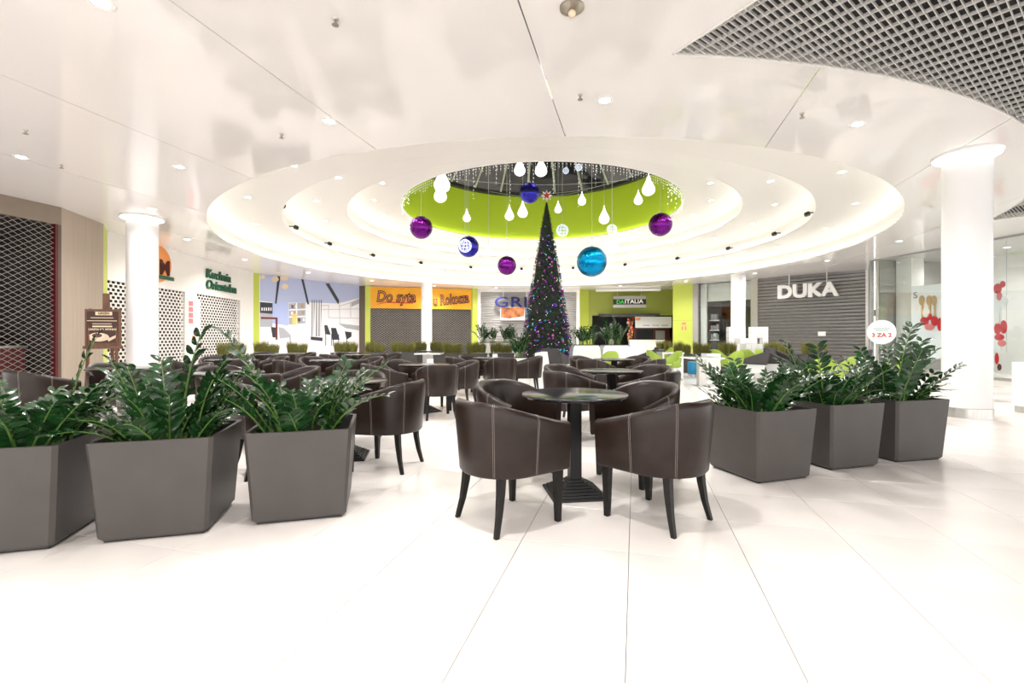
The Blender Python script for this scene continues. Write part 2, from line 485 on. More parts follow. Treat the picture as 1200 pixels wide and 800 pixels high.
# ---- shopfront walls: every front is a straight segment seen from inside
class Seg:
    def __init__(s, p0, p1):
        s.p0 = Vector(p0); s.p1 = Vector(p1); d = s.p1-s.p0; s.len = d.length; s.dir = d/s.len; s.rz = math.atan2(d.y, d.x)
    def lx(s, px):
        k = (px-CX0)/F                     # line of sight X = k Y
        t = (k*s.p0.y-s.p0.x)/(s.dir.x-k*s.dir.y); return t
    def off(s, y):
        n = Vector((-s.dir.y, s.dir.x))*y; return Seg(s.p0+n, s.p1+n)
    def depth(s, px): return s.p0.y+s.dir.y*s.lx(px)
    def pt(s, px, py): return (s.lx(px), Z(py, s.depth(px)))
    def kw(s): return dict(loc=(s.p0.x, s.p0.y, 0), rz=s.rz)
    def thing(s, name, label, cat, group=None, kind=None): return thing(name, label, cat, (s.p0.x, s.p0.y, 0), s.rz, group, kind)
    def box(s, name, m, x0, x1, z0, z1, y0=-.02, y1=.1, parent=None):
        mb = MB().box(x0, x1, y0, y1, z0, z1)
        return mb.build(name, m, parent) if parent else mb.build(name, m, **s.kw())
def diamond(w, h, dx, dz, t):
    mb = MB(); sl = dz/dx
    for sg in (1, -1):
        k = -int(h/dz)-2
        while k*dx < w+h/sl+dx:
            pts = []
            x0 = k*dx if sg > 0 else k*dx
            # line z = sl*(x-x0)  or mirrored
            xa, xb = x0, x0+h/sl
            za, zb = 0, h
            if xa < 0: za += (0-xa)*sl; xa = 0
            if xb > w: zb -= (xb-w)*sl; xb = w
            if xb-xa > .02:
                if sg < 0: xa, xb = w-xa, w-xb
                a = Vector((xa, za)); b = Vector((xb, zb)); d = (b-a).normalized(); n = Vector((-d.y, d.x))*t/2
                mb.prism([(a+n)[:], (b+n)[:], (b-n)[:], (a-n)[:]], -t/2+(.002*sg), t/2+(.002*sg))
            k += 1
    return mb
def links(w, h, px, pz, bw, bh):            # perforated roller curtain: rails with staggered bridges
    mb = MB(); n = int(h/pz)
    for i in range(n+1):
        mb.box(0, w, -.006, .006, i*pz-bh/2, i*pz+bh/2)
        if i == n: break
        off = (i % 2)*px/2; x = off
        while x < w-bw:
            mb.box(x, x+bw, -.005, .005, i*pz+bh/2, (i+1)*pz-bh/2); x += px
    return mb
def slats(w, h, p, dep=.016):
    mb = MB(); n = int(h/p); prof = []
    for i in range(n):
        z = i*p; prof += [(0, z), (-dep, z+p*.3), (-dep, z+p*.7), (0, z+p*.97)]
    prof.append((0, h))
    vs = []; k = len(prof)
    for x in (0, w): vs += [(x, y, z) for y, z in prof]
    return mb.add(vs, [(i, i+1, i+1+k, i+k) for i in range(k-1)])
def room(seg, x0, x1, z1, dep, m, parent, name='dark_interior_shell', floor_m=None):
    mb = MB()
    mb.add([(x0,.12,0),(x1,.12,0),(x1,dep,0),(x0,dep,0),(x0,.12,z1),(x1,.12,z1),(x1,dep,z1),(x0,dep,z1)],
           [(0,1,2,3),(7,6,5,4),(1,5,6,2),(2,6,7,3),(3,7,4,0)])
    for v in range(8): pass
    return mb.build(name, m, parent)

# S1 brown shop with the lattice grille
S1 = Seg((-10.42, 6.1), (-9.38, 9.77))
w1 = S1.thing('wall_left', 'brown clad shopfront wall with a lattice closed opening', 'wall', kind='structure')
xe = S1.lx(67)
S1.box('fascia', 'brown_fascia', 0, S1.len, 3.5, CEIL, 0, .15, w1)
S1.box('side_pier', 'dark_brown_frame', xe, S1.len, 0, 3.5, 0, .15, w1)
S1.box('frame_post', 'maroon', xe-.045, xe, 0, 3.5, -.03, .12, w1)
room(S1, 0, S1.len, 3.5, 3.0, 'dark_interior', w1)
g = S1.thing('lattice_grille', 'pale diamond lattice security grille across the brown shopfront', 'grille')
gm = diamond(xe-.045, 3.5, .16, .107, .0066); tag(gm.build('lattice', 'wire_grey', g, loc=(0, .03, 0)), kind='stuff')
MB().box(0, xe-.1, .01, .05, 0, .08).build('bottom_rail', 'wire_grey', g)
c1 = S1.thing('shop_counter', 'dark serving counter behind the diamond lattice', 'counter')
S1.box('counter_body', 'maroon', .3, xe-.15, 0, .95, .7, 1.3, c1)
S1.box('counter_top', 'steel', .25, xe-.12, .95, 1.0, .65, 1.35, c1)
S1.box('glass_case', 'grey_paint', .5, xe-.5, 1.0, 1.25, .8, 1.3, c1)
for k in range(9):
    x = 1.0+k*.27; b = thing('bottle', 'small bottle standing on the shelf behind the lattice', 'bottle', group='bottles behind the lattice')
    q = S1.p0+S1.dir*x+Vector((-S1.dir.y, S1.dir.x))*1.05
    b.location = (q.x, q.y, 1.25)
    MB().lathe([(.045,0),(.045,.16),(.016,.22),(.016,.28)], 10).build('bottle_body', ['bottle_green','bottle_brown','cream'][k%3], b, smooth=True)
    MB().lathe([(.018,.28),(.018,.31)], 8).build('cap', 'red_paint', b)
# S2 brown panel + S3 lime strip
S2 = Seg((-9.38, 9.77), (-9.75, 11.2))
w2 = S2.box('wall_left_panel', 'brown_panel', 0, S2.len, 0, CEIL, 0, .15); tag(w2, 'tall plain beige brown wall panel next to the lattice grille', 'wall panel', kind='structure')
S3 = Seg((-9.75, 11.2), (-10.3, 11.95))
tag(S3.box('trim_1', 'lime', 0, S3.len, 0, CEIL, 0, .12), 'lime green wall strip between brown panel and white counters', 'trim', kind='structure')
# S4 white food counters
S4 = Seg((-10.3, 11.95), (-10.85, 19.69))
w4 = S4.thing('wall_left_white', 'white food counter wall with perforated shutters', 'wall', kind='structure')
SH = 2.68
S4.box('upper_wall', 'wall_white', 0, S4.len, SH, CEIL, 0, .15, w4)
op = [(125, 181), (184.5, 217), (231, 281.5)]
ops = [(S4.lx(a), S4.lx(b)) for a, b in op]
edges = [0]+[e for o in ops for e in o]+[S4.len]
for i in range(0, len(edges), 2):
    if edges[i+1]-edges[i] > .02: S4.box('pier', 'wall_white', edges[i], edges[i+1], 0, SH, 0, .15, w4)
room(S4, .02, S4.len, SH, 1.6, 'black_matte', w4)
labs = ['white perforated roller shutter next to the lime strip', 'white perforated roller shutter behind the easel and round column', 'white perforated roller shutter under the dark green lettering']
for (a, b), lb in zip(ops, labs):
    s = S4.thing('roller_shutter', lb, 'shutter')
    lm = links(b-a, SH, .17, .098, .058, .030)
    tag(lm.build('curtain', 'shutter_white', s, loc=(a, .05, 0)), kind='stuff')
    S4.box('guide_box', 'wall_white', a, b, SH-.05, SH+.02, -.01, .1, s)
s = S4.thing('wall_lettering', 'dark green lettering on the white wall', 'sign')
xk0, zk = S4.pt(240, 323.5); xk1, zk2 = S4.pt(283, 336)
text('Kuchnia', .44, .03, 'word', 'sign_green', s, loc=(S4.lx(240), -.04, Z(324.5, S4.depth(259))), off=.006, shear=.12, align='LEFT', sx=1.12)
text('Orientalna', .44, .03, 'word', 'sign_green', s, loc=(S4.lx(240), -.04, Z(337, S4.depth(261))), off=.006, shear=.12, align='LEFT', sx=1.06)
s = S4.thing('round_sign', 'orange round shop sign with a dark M half behind the column', 'sign')
xr, zr = S4.pt(183, 308)
MB().prism([(xr+.62*math.cos(a), zr+.55*math.sin(a)) for a in [2*PI*i/32 for i in range(32)]], -.04, -.005).build('disc', 'sign_orange', s)
text('M', .62, .01, 'letter', 'sign_maroon', s, loc=(xr+.30, -.055, zr-.12), off=.015)
MB().box(xr+.02, xr+.72, -.06, -.045, zr-.45, zr-.34).build('underline', 'sign_green', s)
s = S4.thing('menu_poster', 'white poster with a column of red pictures on the pier', 'poster')
xa, za = S4.pt(218.5, 354); xb, zb = S4.pt(234, 398)
MB().box(xa, xb, -.03, -.005, 1.02, 2.42).build('sheet', 'print_white', s)
for k in range(4):
    MB().box(xa+.06, xa+.30, -.036, -.03, 1.62+k*.19, 1.78+k*.19).build('picture', 'pink_red', s)
MB().box(xa+.25, xa+.42, -.036, -.03, 1.16, 1.22).build('price_mark', 'sign_orange', s)
# S5 lime strip, S6 printed hoarding
p5 = Vector((-10.85, 19.69)); q5 = Vector((P(304, 19.95), 19.95))
S5 = Seg(p5, q5)
tag(S5.box('trim_2', 'lime', 0, S5.len, 0, CEIL, 0, .12), 'lime green wall strip beside the printed hoarding', 'trim', kind='structure')
S6 = Seg(q5, (P(421, 24.75), 24.75))
w6 = S6.box('wall_back_left', 'print_white', 0, S6.len, 0, CEIL, .0, .12); tag(w6, 'hoarding wall closing the vacant shop', 'wall', kind='structure')
pr = S6.thing('printed_hoarding', 'large printed picture of a cafe interior with blue ceiling and dark beams', 'poster')
def cp(x, y): return S6.pt(300+x/7.27, 310+y/7.27)
def poly(nm, m, pts, lay):
    q = [cp(min(max(x, 33), 884), y) for x, y in pts]
    q = [(min(max(a, .02), S6.len-.02), min(max(b, .02), CEIL-.01)) for a, b in q]
    return MB().prism(q, -.004-.002*lay-.001, -.004-.002*lay).build(nm, m, pr)
poly('printed_backing', 'print_white', [(33,60),(884,150),(884,800),(33,800)], 0)
poly('printed_ceiling', 'print_sky', [(33,60),(884,150),(884,285),(700,330),(450,322),(270,325),(140,320),(33,308)], 1)
poly('printed_wall', 'print_blue', [(140,318),(275,322),(275,520),(140,500)], 1)
poly('printed_shelf', 'print_dark', [(33,318),(140,326),(140,420),(33,410)], 2)
poly('printed_shelf', 'print_grey', [(33,410),(140,420),(140,530),(33,530)], 2)
poly('printed_shelf', 'print_grey', [(278,330),(420,322),(420,498),(278,512)], 2)
for yy in (380, 440):
    poly('printed_shelf_board', 'print_white', [(280,yy),(420,yy-6),(420,yy+6),(280,yy+12)], 3)
poly('printed_shelf_board', 'print_white', [(338,326),(350,326),(350,505),(338,505)], 3)
rp = random.Random(5)
for k in range(12):
    x = 285+rp.random()*120; y = 345+60*rp.randint(0, 2)+rp.random()*8
    poly('printed_book', rp.choice(['print_dark','print_tan','print_red','print_white']), [(x,y-12),(x+16,y-12),(x+16,y+16),(x,y+16)], 4)
for k in range(5):
    x = 45+k*19; poly('printed_jar', 'print_white', [(x,365),(x+10,365),(x+10,392),(x,392)], 3)
poly('printed_beam', 'print_dark', [(182,60),(207,60),(174,332),(160,332)], 3)
poly('printed_beam', 'print_dark', [(383,100),(404,100),(452,338),(437,338)], 3)
poly('printed_beam', 'print_dark', [(590,160),(622,160),(708,305),(702,338),(690,325)], 3)
for x in (475, 492, 512, 534, 552):
    poly('printed_stick', 'print_dark', [(x,300),(x+6,300),(x+5+rp.randint(-8,8),610),(x-2,610)], 3)
poly('printed_stand', 'print_dark', [(465,612),(567,622),(565,652),(465,640)], 3)
poly('printed_window', 'print_grey', [(884,290),(884,330),(810,360),(810,320)], 2)
for a, b in (((560,345),(615,345)), ((560,380),(884,375)), ((615,340),(615,450)), ((706,300),(712,500)), ((800,320),(804,450)), ((615,450),(884,455)), ((712,350),(884,300))):
    (x0,y0),(x1,y1) = a, b
    if abs(x1-x0) < 20: q = [(x0,y0),(x0+4,y0),(x1+4,y1),(x1,y1)]
    else: q = [(x0,y0),(x1,y1),(x1,y1+4),(x0,y0+4)]
    poly('printed_window_bar', 'print_grey', q, 3)
poly('printed_table', 'print_grey', [(700,500),(884,520),(884,560),(760,540)], 2)
for pts in ([(580,515),(606,515),(636,598),(588,592)], [(638,538),(680,540),(712,640),(648,640)], [(755,568),(812,575),(812,612),(770,640)]):
    poly('printed_chair', 'print_dark', pts, 4)
for x in (590, 640, 655, 700, 770):
    poly('printed_chair_leg', 'print_dark', [(x,590),(x+6,590),(x+6,690),(x,690)], 3)
poly('printed_red_frame', 'print_red', [(40,445),(182,450),(182,640),(165,640),(165,465),(40,462)], 5)
poly('printed_armchair', 'print_grey', [(190,530),(235,540),(295,600),(300,680),(290,680),(280,620),(200,630)], 4)
poly('printed_armchair', 'print_dark', [(125,530),(165,535),(165,620),(140,620)], 4)
poly('printed_yellow_patch', 'print_yellow', [(308,418),(345,418),(345,512),(308,512)], 5)
for x, y, r in ((55,105,22), (160,125,32), (240,108,38), (245,185,30)):
    poly('printed_lamp', 'cream', [(x+r*math.cos(a), y+.75*r*math.sin(a)) for a in [2*PI*i/16 for i in range(16)]], 6)
# dark strip and lime strip, then the orange fronts
p7 = Vector((P(421, 24.75), 24.75)); p7b = Vector((P(428, 24.7), 24.7)); p7c = Vector((P(434, 24.75), 24.75))
tag(Seg(p7, p7b).box('trim_3', 'dark_brown_frame', 0, (p7b-p7).length, 0, CEIL, 0, .12), 'dark grey brown strip at the edge of the hoarding', 'trim', kind='structure')
tag(Seg(p7b, p7c).box('trim_4', 'lime', 0, (p7c-p7b).length, 0, CEIL, -.05, .12), 'lime green strip beside the orange sign', 'trim', kind='structure')
S7 = Seg(p7c, (P(553, 26.0), 26.0))
w7 = S7.thing('wall_back', 'back wall of the food court behind the orange signs', 'wall', kind='structure')
S7.box('wall_head', 'cream', 0, S7.len, 3.6, CEIL, .02, .14, w7)
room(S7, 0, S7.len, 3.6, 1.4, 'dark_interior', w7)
xm = S7.lx(499.5)
for (a, b, tx, lb, lb2, sx_) in ((0, xm-.02, 'Do syta', 'orange sign panel with dark lettering reading Do syta', 'dark lattice shutter under the Do syta sign', .5),
                           (xm+.02, S7.len-.03, 'u Rokosza', 'orange sign panel reading u Rokosza', 'dark lattice shutter under the u Rokosza sign', .5)):
    s = S7.thing('shop_sign', lb, 'sign')
    S7.box('panel', 'orange', a, b, 2.70, 3.82, -.06, .0, s)
    if tx == 'Do syta':
        c = S7.lx(441)
        text(tx, .80, .012, 'lettering', 'sign_maroon', s, loc=(c, -.075, 3.30), off=.032, shear=.15, align='LEFT', sx=.80)
        text(tx, .80, .012, 'lettering_fill', 'letter_fill', s, loc=(c, -.092, 3.30), off=-.016, shear=.15, align='LEFT', sx=.80)
        x0, x1 = S7.lx(440), S7.lx(484)
        MB().prism([(x0,2.86),(x0+.5,3.0),(x1,2.97),(x1,3.03),(x0+.5,3.05)], -.085, -.06).build('underline', 'sign_red', s)
    else:
        c = S7.lx(507)
        w_ = text(tx, .78, .012, 'lettering', 'sign_maroon', s, loc=(c, -.075, 3.10), rot=(PI/2, -.12, 0), off=.032, shear=.15, align='LEFT', sx=.60)
        w_ = text(tx, .78, .012, 'lettering_fill', 'letter_fill', s, loc=(c, -.092, 3.10), rot=(PI/2, -.12, 0), off=-.016, shear=.15, align='LEFT', sx=.60)
    s = S7.thing('lattice_shutter', lb2, 'shutter')
    tag(diamond(b-a, 2.70, .17, .12, .022).build('lattice', 'wire_dark', s, loc=(a, .05, 0)), kind='stuff')
    S7.box('bottom_rail', 'wire_dark', a, b, 0, .08, .03, .08, s)
p8 = Vector((P(553, 26.0), 26.0)); p8b = Vector((P(559, 26.2), 26.2)); p8c = Vector((P(562.5, 26.5), 26.5))
tag(Seg(p8, p8b).box('trim_5', 'lime', 0, (p8b-p8).length, 0, CEIL, -.05, .12), 'lime green strip between the orange front and grey shutter', 'trim', kind='structure')
tag(Seg(p8b, p8c).box('trim_6', 'wall_white', 0, (p8c-p8b).length, 0, CEIL, -.05, .12), 'white strip at the edge of the ribbed pale shutter', 'trim', kind='structure')
S8 = Seg(p8c, (P(676, 26.5), 26.5))
s = S8.thing('roller_shutter', 'pale ribbed metal roller shutter behind the Christmas tree', 'shutter')
slats(S8.len, 3.75, .13, .03).build('curtain', 'shutter_pale', s)
S8.box('head_box', 'wall_white', 0, S8.len, 3.72, CEIL, -.06, .1, s)
s = S8.thing('hanging_sign', 'dark blue letters GRILL hanging before the ribbed shutter', 'sign')
text('GRILL', .82, .02, 'lettering', 'sign_blue', s, loc=(S8.lx(579), -.30, Z(354.5, 26.2)), align='LEFT', sx=1.42, off=.01, space=1.05)
for px in (590, 617): MB().tube([(S8.lx(px), -.3, CEIL), (S8.lx(px), -.3, Z(350, 26.2))], .02, 6).build('rod', 'wall_white', s)
s = S8.thing('food_poster', 'landscape poster of grilled food hanging under the blue letters', 'poster')
xa, xb = S8.lx(586.5), S8.lx(615); z1, z0 = Z(359.5, 26.2), Z(375, 26.2)
MB().box(xa, xb, -.26, -.22, z0, z1).build('sheet', 'print_white', s)
MB().prism([(xa+.03,z0+.16),(xa+.5,z0+.10),(xb-.05,z0+.22),(xb-.03,z1-.03),(xa+.03,z1-.03)], -.27, -.26).build('picture', 'print_food', s)
# S9 open front with the hanging Da Italia sign
p9 = Vector((P(676, 26.5), 26.5)); 
S9w = Seg(p9, (P(679.5, 26.4), 26.4)); tag(S9w.box('trim_7', 'wall_white', 0, S9w.len, 0, CEIL, -.05, .12), 'white strip beside the lime entrance post', 'trim', kind='structure')
S9g = Seg((P(679.5, 26.4), 26.4), (P(690, 27.0), 27.0)); tag(S9g.box('trim_8', 'lime', 0, S9g.len, 0, CEIL, 0, .12), 'lime green entrance post before the olive wall', 'trim', kind='structure')
S9 = Seg((P(690, 27.0), 27.0), (P(790, 26.6), 26.6))
w9 = S9.thing('wall_back_olive', 'olive green wall above the open restaurant front', 'wall', kind='structure')
S9.box('olive_head', 'olive', 0, S9.len, 2.42, CEIL, 0, .15, w9)
S9.box('olive_jamb', 'olive', 0, S9.lx(694), 0, 2.42, 0, .15, w9)
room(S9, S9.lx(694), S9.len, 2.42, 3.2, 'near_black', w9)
S9.box('ceiling_light_box', 'white_paint', S9.lx(697), S9.lx(770), CEIL-.14, CEIL-.02, -.9, -.55, w9)
s = S9.thing('hanging_sign', 'black and silver hanging sign reading DA ITALIA', 'sign')
d9 = 26.0
xa, xb = S9.lx(717), S9.lx(754.5); zt, zb_ = Z(346.5, d9), Z(360, d9)
MB().box(xa, xb, -.62, -.54, zb_, zt).build('silver_panel', 'shutter_pale', s)
MB().box(xa, xb, -.64, -.535, zb_+.17, zt-.17).build('black_band', 'black_matte', s)
zc = (zb_+zt)/2
text('DA', .30, .012, 'word', 'bright_green', s, loc=(xa+.17, -.655, zc-.02), align='LEFT', off=.008)
text('ITALIA', .31, .012, 'word', 'white_paint', s, loc=(xa+.62, -.655, zc+.01), align='LEFT', off=.005, sx=1.12)
for px in (722, 749): MB().tube([(S9.lx(px), -.58, CEIL), (S9.lx(px), -.58, zt)], .012, 6).build('rod', 'steel', s)
cn = S9.thing('black_canopy', 'black canopy with lit panels over the restaurant counter', 'canopy')
xa, xb = S9.lx(701), S9.lx(772)
MB().box(xa, xb, -.3, 1.4, 2.38, 2.50).build('frame', 'near_black', cn)
for k in range(6):
    x0 = xa+.12+k*(xb-xa-.24)/6
    MB().box(x0+.05, x0+(xb-xa-.24)/6-.05, -.2, 1.2, 2.365, 2.38).build('light_panel', 'shutter_pale', cn)
mb_ = S9.thing('menu_board', 'long white menu board over the dark serving hatch', 'menu board')
MB().box(S9.lx(745), S9.lx(788), .15, .22, Z(384, 26.8), Z(371, 26.8)).build('board', 'print_white', mb_)
MB().box(S9.lx(745.5), S9.lx(751), .145, .15, Z(375, 26.8), Z(372, 26.8)).build('printed_mark', 'sign_orange', mb_)
for k in range(3): MB().box(S9.lx(754+k*11), S9.lx(762+k*11), .146, .15, Z(381.5, 26.8), Z(381, 26.8)+.02).build('printed_line', 'grey_paint', mb_)
ct = S9.thing('serving_counter', 'white restaurant counter below the menu board', 'counter')
MB().box(S9.lx(736), S9.lx(775), -.6, -.1, 0, .98).build('body', 'white_paint', ct)
MB().box(S9.lx(735), S9.lx(776), -.65, -.05, .98, 1.03).build('top', 'white_gloss', ct)
ov = S9.thing('oven_cabinet', 'dark brick red oven block in the restaurant hatch', 'oven')
MB().box(S9.lx(745), S9.lx(788), .6, 1.4, 0, 1.7).build('body', 'maroon', ov)
MB().box(S9.lx(748), S9.lx(768), .58, .6, 1.0, 1.6).build('opening', 'black_matte', ov)
MB().box(S9.lx(771), S9.lx(782), .57, .6, 1.05, 1.55).build('glass_door', 'grey_paint', ov)
dc = S9.thing('flower_garland', 'red and pale flower garland hanging beside the hatch', 'garland')
gr = random.Random(4)
for k in range(26):
    zz = 1.05+k*.048; MB().sphere((S9.lx(739.5)+gr.uniform(-.14,.14), .25+gr.uniform(-.08,.08), zz), gr.uniform(.05,.09), 7, 5).build('blossom', gr.choice(['red_paint','red_paint','sign_orange','cream','pink_red']), dc)
MB().tube([(S9.lx(739.5), .25, .02), (S9.lx(739.5), .25, 2.35)], .02, 6).build('cord', 'stem', dc)
st = S9.thing('statue', 'grey statue standing in the dark restaurant doorway', 'statue')
xs_ = S9.lx(718)
MB().lathe([(.22,0),(.22,.3),(.13,.35),(.17,.8),(.12,1.05),(.2,1.35),(.16,1.62),(.06,1.7),(.055,1.76),(.10,1.85),(.09,1.97),(0,2.02)], 16, xs_, .7).build('figure', 'grey_paint', st, smooth=True)
# S10 lime pillar
S10 = Seg((P(788.5, 24.3), 24.3), (P(812, 23.9), 23.9))
w10 = S10.thing('wall_pillar', 'broad lime green pillar between restaurant and glass shop', 'pillar', kind='structure')
S10.box('upper_panel', 'lime', 0, S10.len, Z(375.3, 24.1)+.006, CEIL, 0, .5, w10)
S10.box('lower_panel', 'lime', 0, S10.len, 0, Z(375.3, 24.1)-.006, 0, .5, w10)
S10.box('core', 'lime_dark', .01, S10.len-.01, 0, CEIL, .02, 2.6, w10)
s = S10.thing('safety_sign', 'small pale red safety pictograms on the lime pillar', 'sign')
for k, (dx, dz, w_, h_) in enumerate(((-.08, .16, .2, .12), (-.10, -.12, .08, .2), (.06, -.12, .08, .2))):
    x0 = S10.lx(801)+dx; z0 = Z(384, 24.1)+dz
    MB().box(x0, x0+w_, -.012, -.002, z0, z0+h_).build('pictogram', 'pink_red', s)
# S11 glass shop between pillar and grey shutter
S11 = Seg((P(812, 23.9), 23.9), (P(886, 21.75), 21.75))
w11 = S11.thing('wall_back_right', 'glass shop wall beside the lime pillar', 'wall', kind='structure')
S11.box('end_post', 'grey_paint', 0, S11.lx(818), 0, CEIL, -.02, .14, w11)
S11.box('end_post', 'steel', S11.lx(880), S11.len, 0, CEIL, -.04, .14, w11)
S11.box('inner_bulkhead', 'wall_white', S11.lx(824), S11.lx(880), Z(351, 22.6), CEIL, .5, .6, w11)
S11.box('inner_post', 'wall_white', S11.lx(818), S11.lx(825), 0, CEIL, .3, .4, w11)
room(S11, S11.lx(818), S11.len, CEIL, 3.0, 'near_black', w11)
gp = S11.box('window_2', 'shop_glass', S11.lx(818), S11.lx(880), 0, CEIL-.02, .03, .045); tag(gp, 'tall clear shop window beside the lime pillar', 'window', kind='structure')
shf = S11.thing('shelf_unit', 'white shelves with boxes behind the glass by the lime pillar', 'shelf')
xa, xb = S11.lx(824.5), S11.lx(836)
MB().box(xa-.03, xa, .7, 1.1, 0, 2.3).build('side_panel', 'black_matte', shf); MB().box(xb, xb+.03, .7, 1.1, 0, 2.3).build('side_panel', 'black_matte', shf)
for z in (.5, 1.0, 1.5, 2.0): MB().box(xa, xb, .7, 1.1, z, z+.04).build('shelf_board', 'white_paint', shf)
br = random.Random(11)
for z in (1.04, 1.54, 2.04):
    x = xa+.05
    while x < xb-.15:
        w_ = br.uniform(.08, .14); h_ = br.uniform(.2, .36)
        b = S11.thing('product_box', 'product box standing on the white shelves behind glass', 'box', 'boxes on the shop shelves')
        MB().box(x, x+w_, .75, 1.0, z, z+h_).build('carton', br.choice(['white_paint','grey_paint','print_grey']), b)
        MB().box(x+.01, x+w_-.01, .745, .75, z+.04, z+h_*.5).build('printed_panel', 'grey_paint', b)
        x += w_+.03
# S12 grey shutter with DUKA letters
S12 = Seg((P(886, 21.75), 21.75), (P(1018, 18.6), 18.6))
s = S12.thing('roller_shutter', 'wide dark grey ribbed roller shutter behind white DUKA letters', 'shutter')
slats(S12.len, CEIL, .145, .035).build('curtain', 'shutter_grey', s)
MB().box(0, .09, -.06, .06, 0, CEIL).build('guide_rail', 'steel', s); MB().box(S12.len-.09, S12.len, -.06, .06, 0, CEIL).build('guide_rail', 'steel', s)
MB().box(S12.lx(959), S12.lx(968), -.06, -.04, Z(393.5, 20), Z(388.5, 20)).build('white_notice', 'white_paint', s)
s = S12.thing('hanging_letters', 'white block letters DUKA hanging before the grey shutter', 'sign')
text('DUKA', .76, .06, 'lettering', 'white_paint', s, loc=((S12.lx(925)+S12.lx(982))/2-.12, -.45, Z(340.5, 19.6)), off=.035, sx=1.06)
for px in (932, 976): MB().tube([(S12.lx(px)-.1, -.45, CEIL), (S12.lx(px)-.1, -.45, Z(336, 19.8))], .016, 6).build('rod', 'wall_white', s)
# S13 glass shopfront on the right
S13r = Seg((P(1018, 18.6), 18.6), (P(1020, 16.5), 16.5))
tag(S13r.box('trim_9', 'grey_paint', 0, S13r.len, 0, CEIL, -.01, .1), 'grey return wall between shutter and glass shopfront', 'trim', kind='structure')
S13 = Seg((P(1020, 16.5), 16.5), (13.75, 9.0))
w13 = S13.thing('wall_right', 'glass shopfront wall on the column side', 'wall', kind='structure')
S13.box('top_rail', 'grey_paint', 0, S13.len, CEIL-.05, CEIL, -.02, .06, w13)
S13.box('floor_rail', 'steel', 0, S13.len, 0, .08, -.02, .06, w13)
MB().box(0, S13.len, 3.2, 3.3, 0, CEIL).build('back_wall', 'wall_white', w13)
MB().box(-.02, .08, .3, 3.2, 0, CEIL).build('end_wall', 'grey_paint', w13); MB().box(S13.len-.1, S13.len, .1, 3.2, 0, CEIL).build('end_wall', 'wall_white', w13)
SB = S13.off(1.2); SP = S13.off(.9); SD = S13.off(.25)
S13.box('inner_dark_bay', 'near_black', SB.lx(1026), SB.lx(1052), 0, 3.0, 1.2, 1.3, w13)
S13.box('inner_dark_shelf', 'wood_brown', SB.lx(1027), SB.lx(1051), 1.95, 2.2, 1.1, 1.2, w13)
S13.box('inner_pier', 'wall_white', SP.lx(1050), SP.lx(1068), 0, CEIL, .9, 1.4, w13)
S13.box('glass_post', 'steel', S13.lx(1026.5), S13.lx(1028.5), 0, CEIL-.05, -.02, .05, w13)
xs13 = [0, S13.lx(1027), S13.lx(1068), S13.lx(1135), S13.lx(1200), S13.len]
for i, (a, b) in enumerate(zip(xs13[:-1], xs13[1:])):
    tag(S13.box('window_%d' % (3+i), 'shop_glass', a+.006, b-.006, .08, CEIL-.05, .01, .022), 'frameless shopfront pane, tall and clear, in the column side shop', 'window', 'panes of the column side shopfront', 'structure')
ds = S13.thing('window_display', 'white display panel with wooden spoons and a red bow behind glass', 'display')
xa, xb = SD.lx(1068), SD.lx(1116)
def dp(px, py): return (SD.lx(px), Z(py, SD.depth(px)))
MB().box(xa, xb, .25, .30, .5, Z(333, S13.depth(1085))).build('panel', 'print_white', ds)
def blob(nm, m, px, py, rx, ry, lay, parent=ds, tilt=0):
    x, z = dp(px, py); sc = S13.depth(px)/F
    pts = []
    for i in range(18):
        a = 2*PI*i/18; u, v = rx*math.cos(a)*1.0, ry*math.sin(a)
        pts.append((x+sc*(u*math.cos(tilt)-v*math.sin(tilt)), z+sc*(u*math.sin(tilt)+v*math.cos(tilt))))
    MB().prism(pts, .24-.01*lay, .25-.01*lay).build(nm, m, parent)
for px, tl in ((1080.5, .25), (1089, 0), (1095, -.2)):
    blob('spoon_bowl', 'wood_pale', px, 352, 3.2, 6, 1); x, z = dp(px+1, 365); MB().box(x-.03, x+.03, .225, .24, z-.2, z+.25).build('spoon_handle', 'wood_pale', ds)
for px, py, rx, ry, m in ((1086,366,6,6,'white_paint'),(1084,376,7,5,'red_paint'),(1096,376,6,6,'red_paint'),(1090,371,4,4,'red_paint'),(1102,380,4,8,'red_paint'),(1090,383,8,4,'pink_red')):
    blob('bow_loop', m, px, py, rx*.7, ry, 2)
text('S', .30, .004, 'lettering', 'grey_paint', ds, loc=(SD.lx(1073), .235, Z(345, SD.depth(1086))))
ds2 = S13.thing('window_display', 'red and white cut-out figures hanging behind glass beyond the thick column', 'display')
xa2, xb2 = SD.lx(1163), SD.lx(1180)
MB().box(xa2-.3, xb2-.15, .25, .30, Z(411, 13), Z(330, 13)).build('panel', 'print_white', ds2)
for px, py, rx, ry, m in ((1170,338,6,6,'red_paint'),(1176,333,4,4,'red_paint'),(1172,347,4,5,'pink_red'),(1178,352,5,6,'white_paint'),(1170,385,5,7,'red_paint'),(1177,383,5,8,'red_paint'),(1172,395,7,4,'red_paint'),(1170,373,2.5,7,'white_paint'),(1175,402,6,4,'pink_red'),(1169,420,3,7,'red_paint'),(1172,430,3,4,'maroon')):
    blob('cutout', m, px, py, rx*.7, ry, 2, ds2)
MB().tube([(S13.lx(1171), .24, Z(412, 13)), (S13.lx(1171), .24, 3.8)], .006, 5).build('cord', 'cord', ds2)
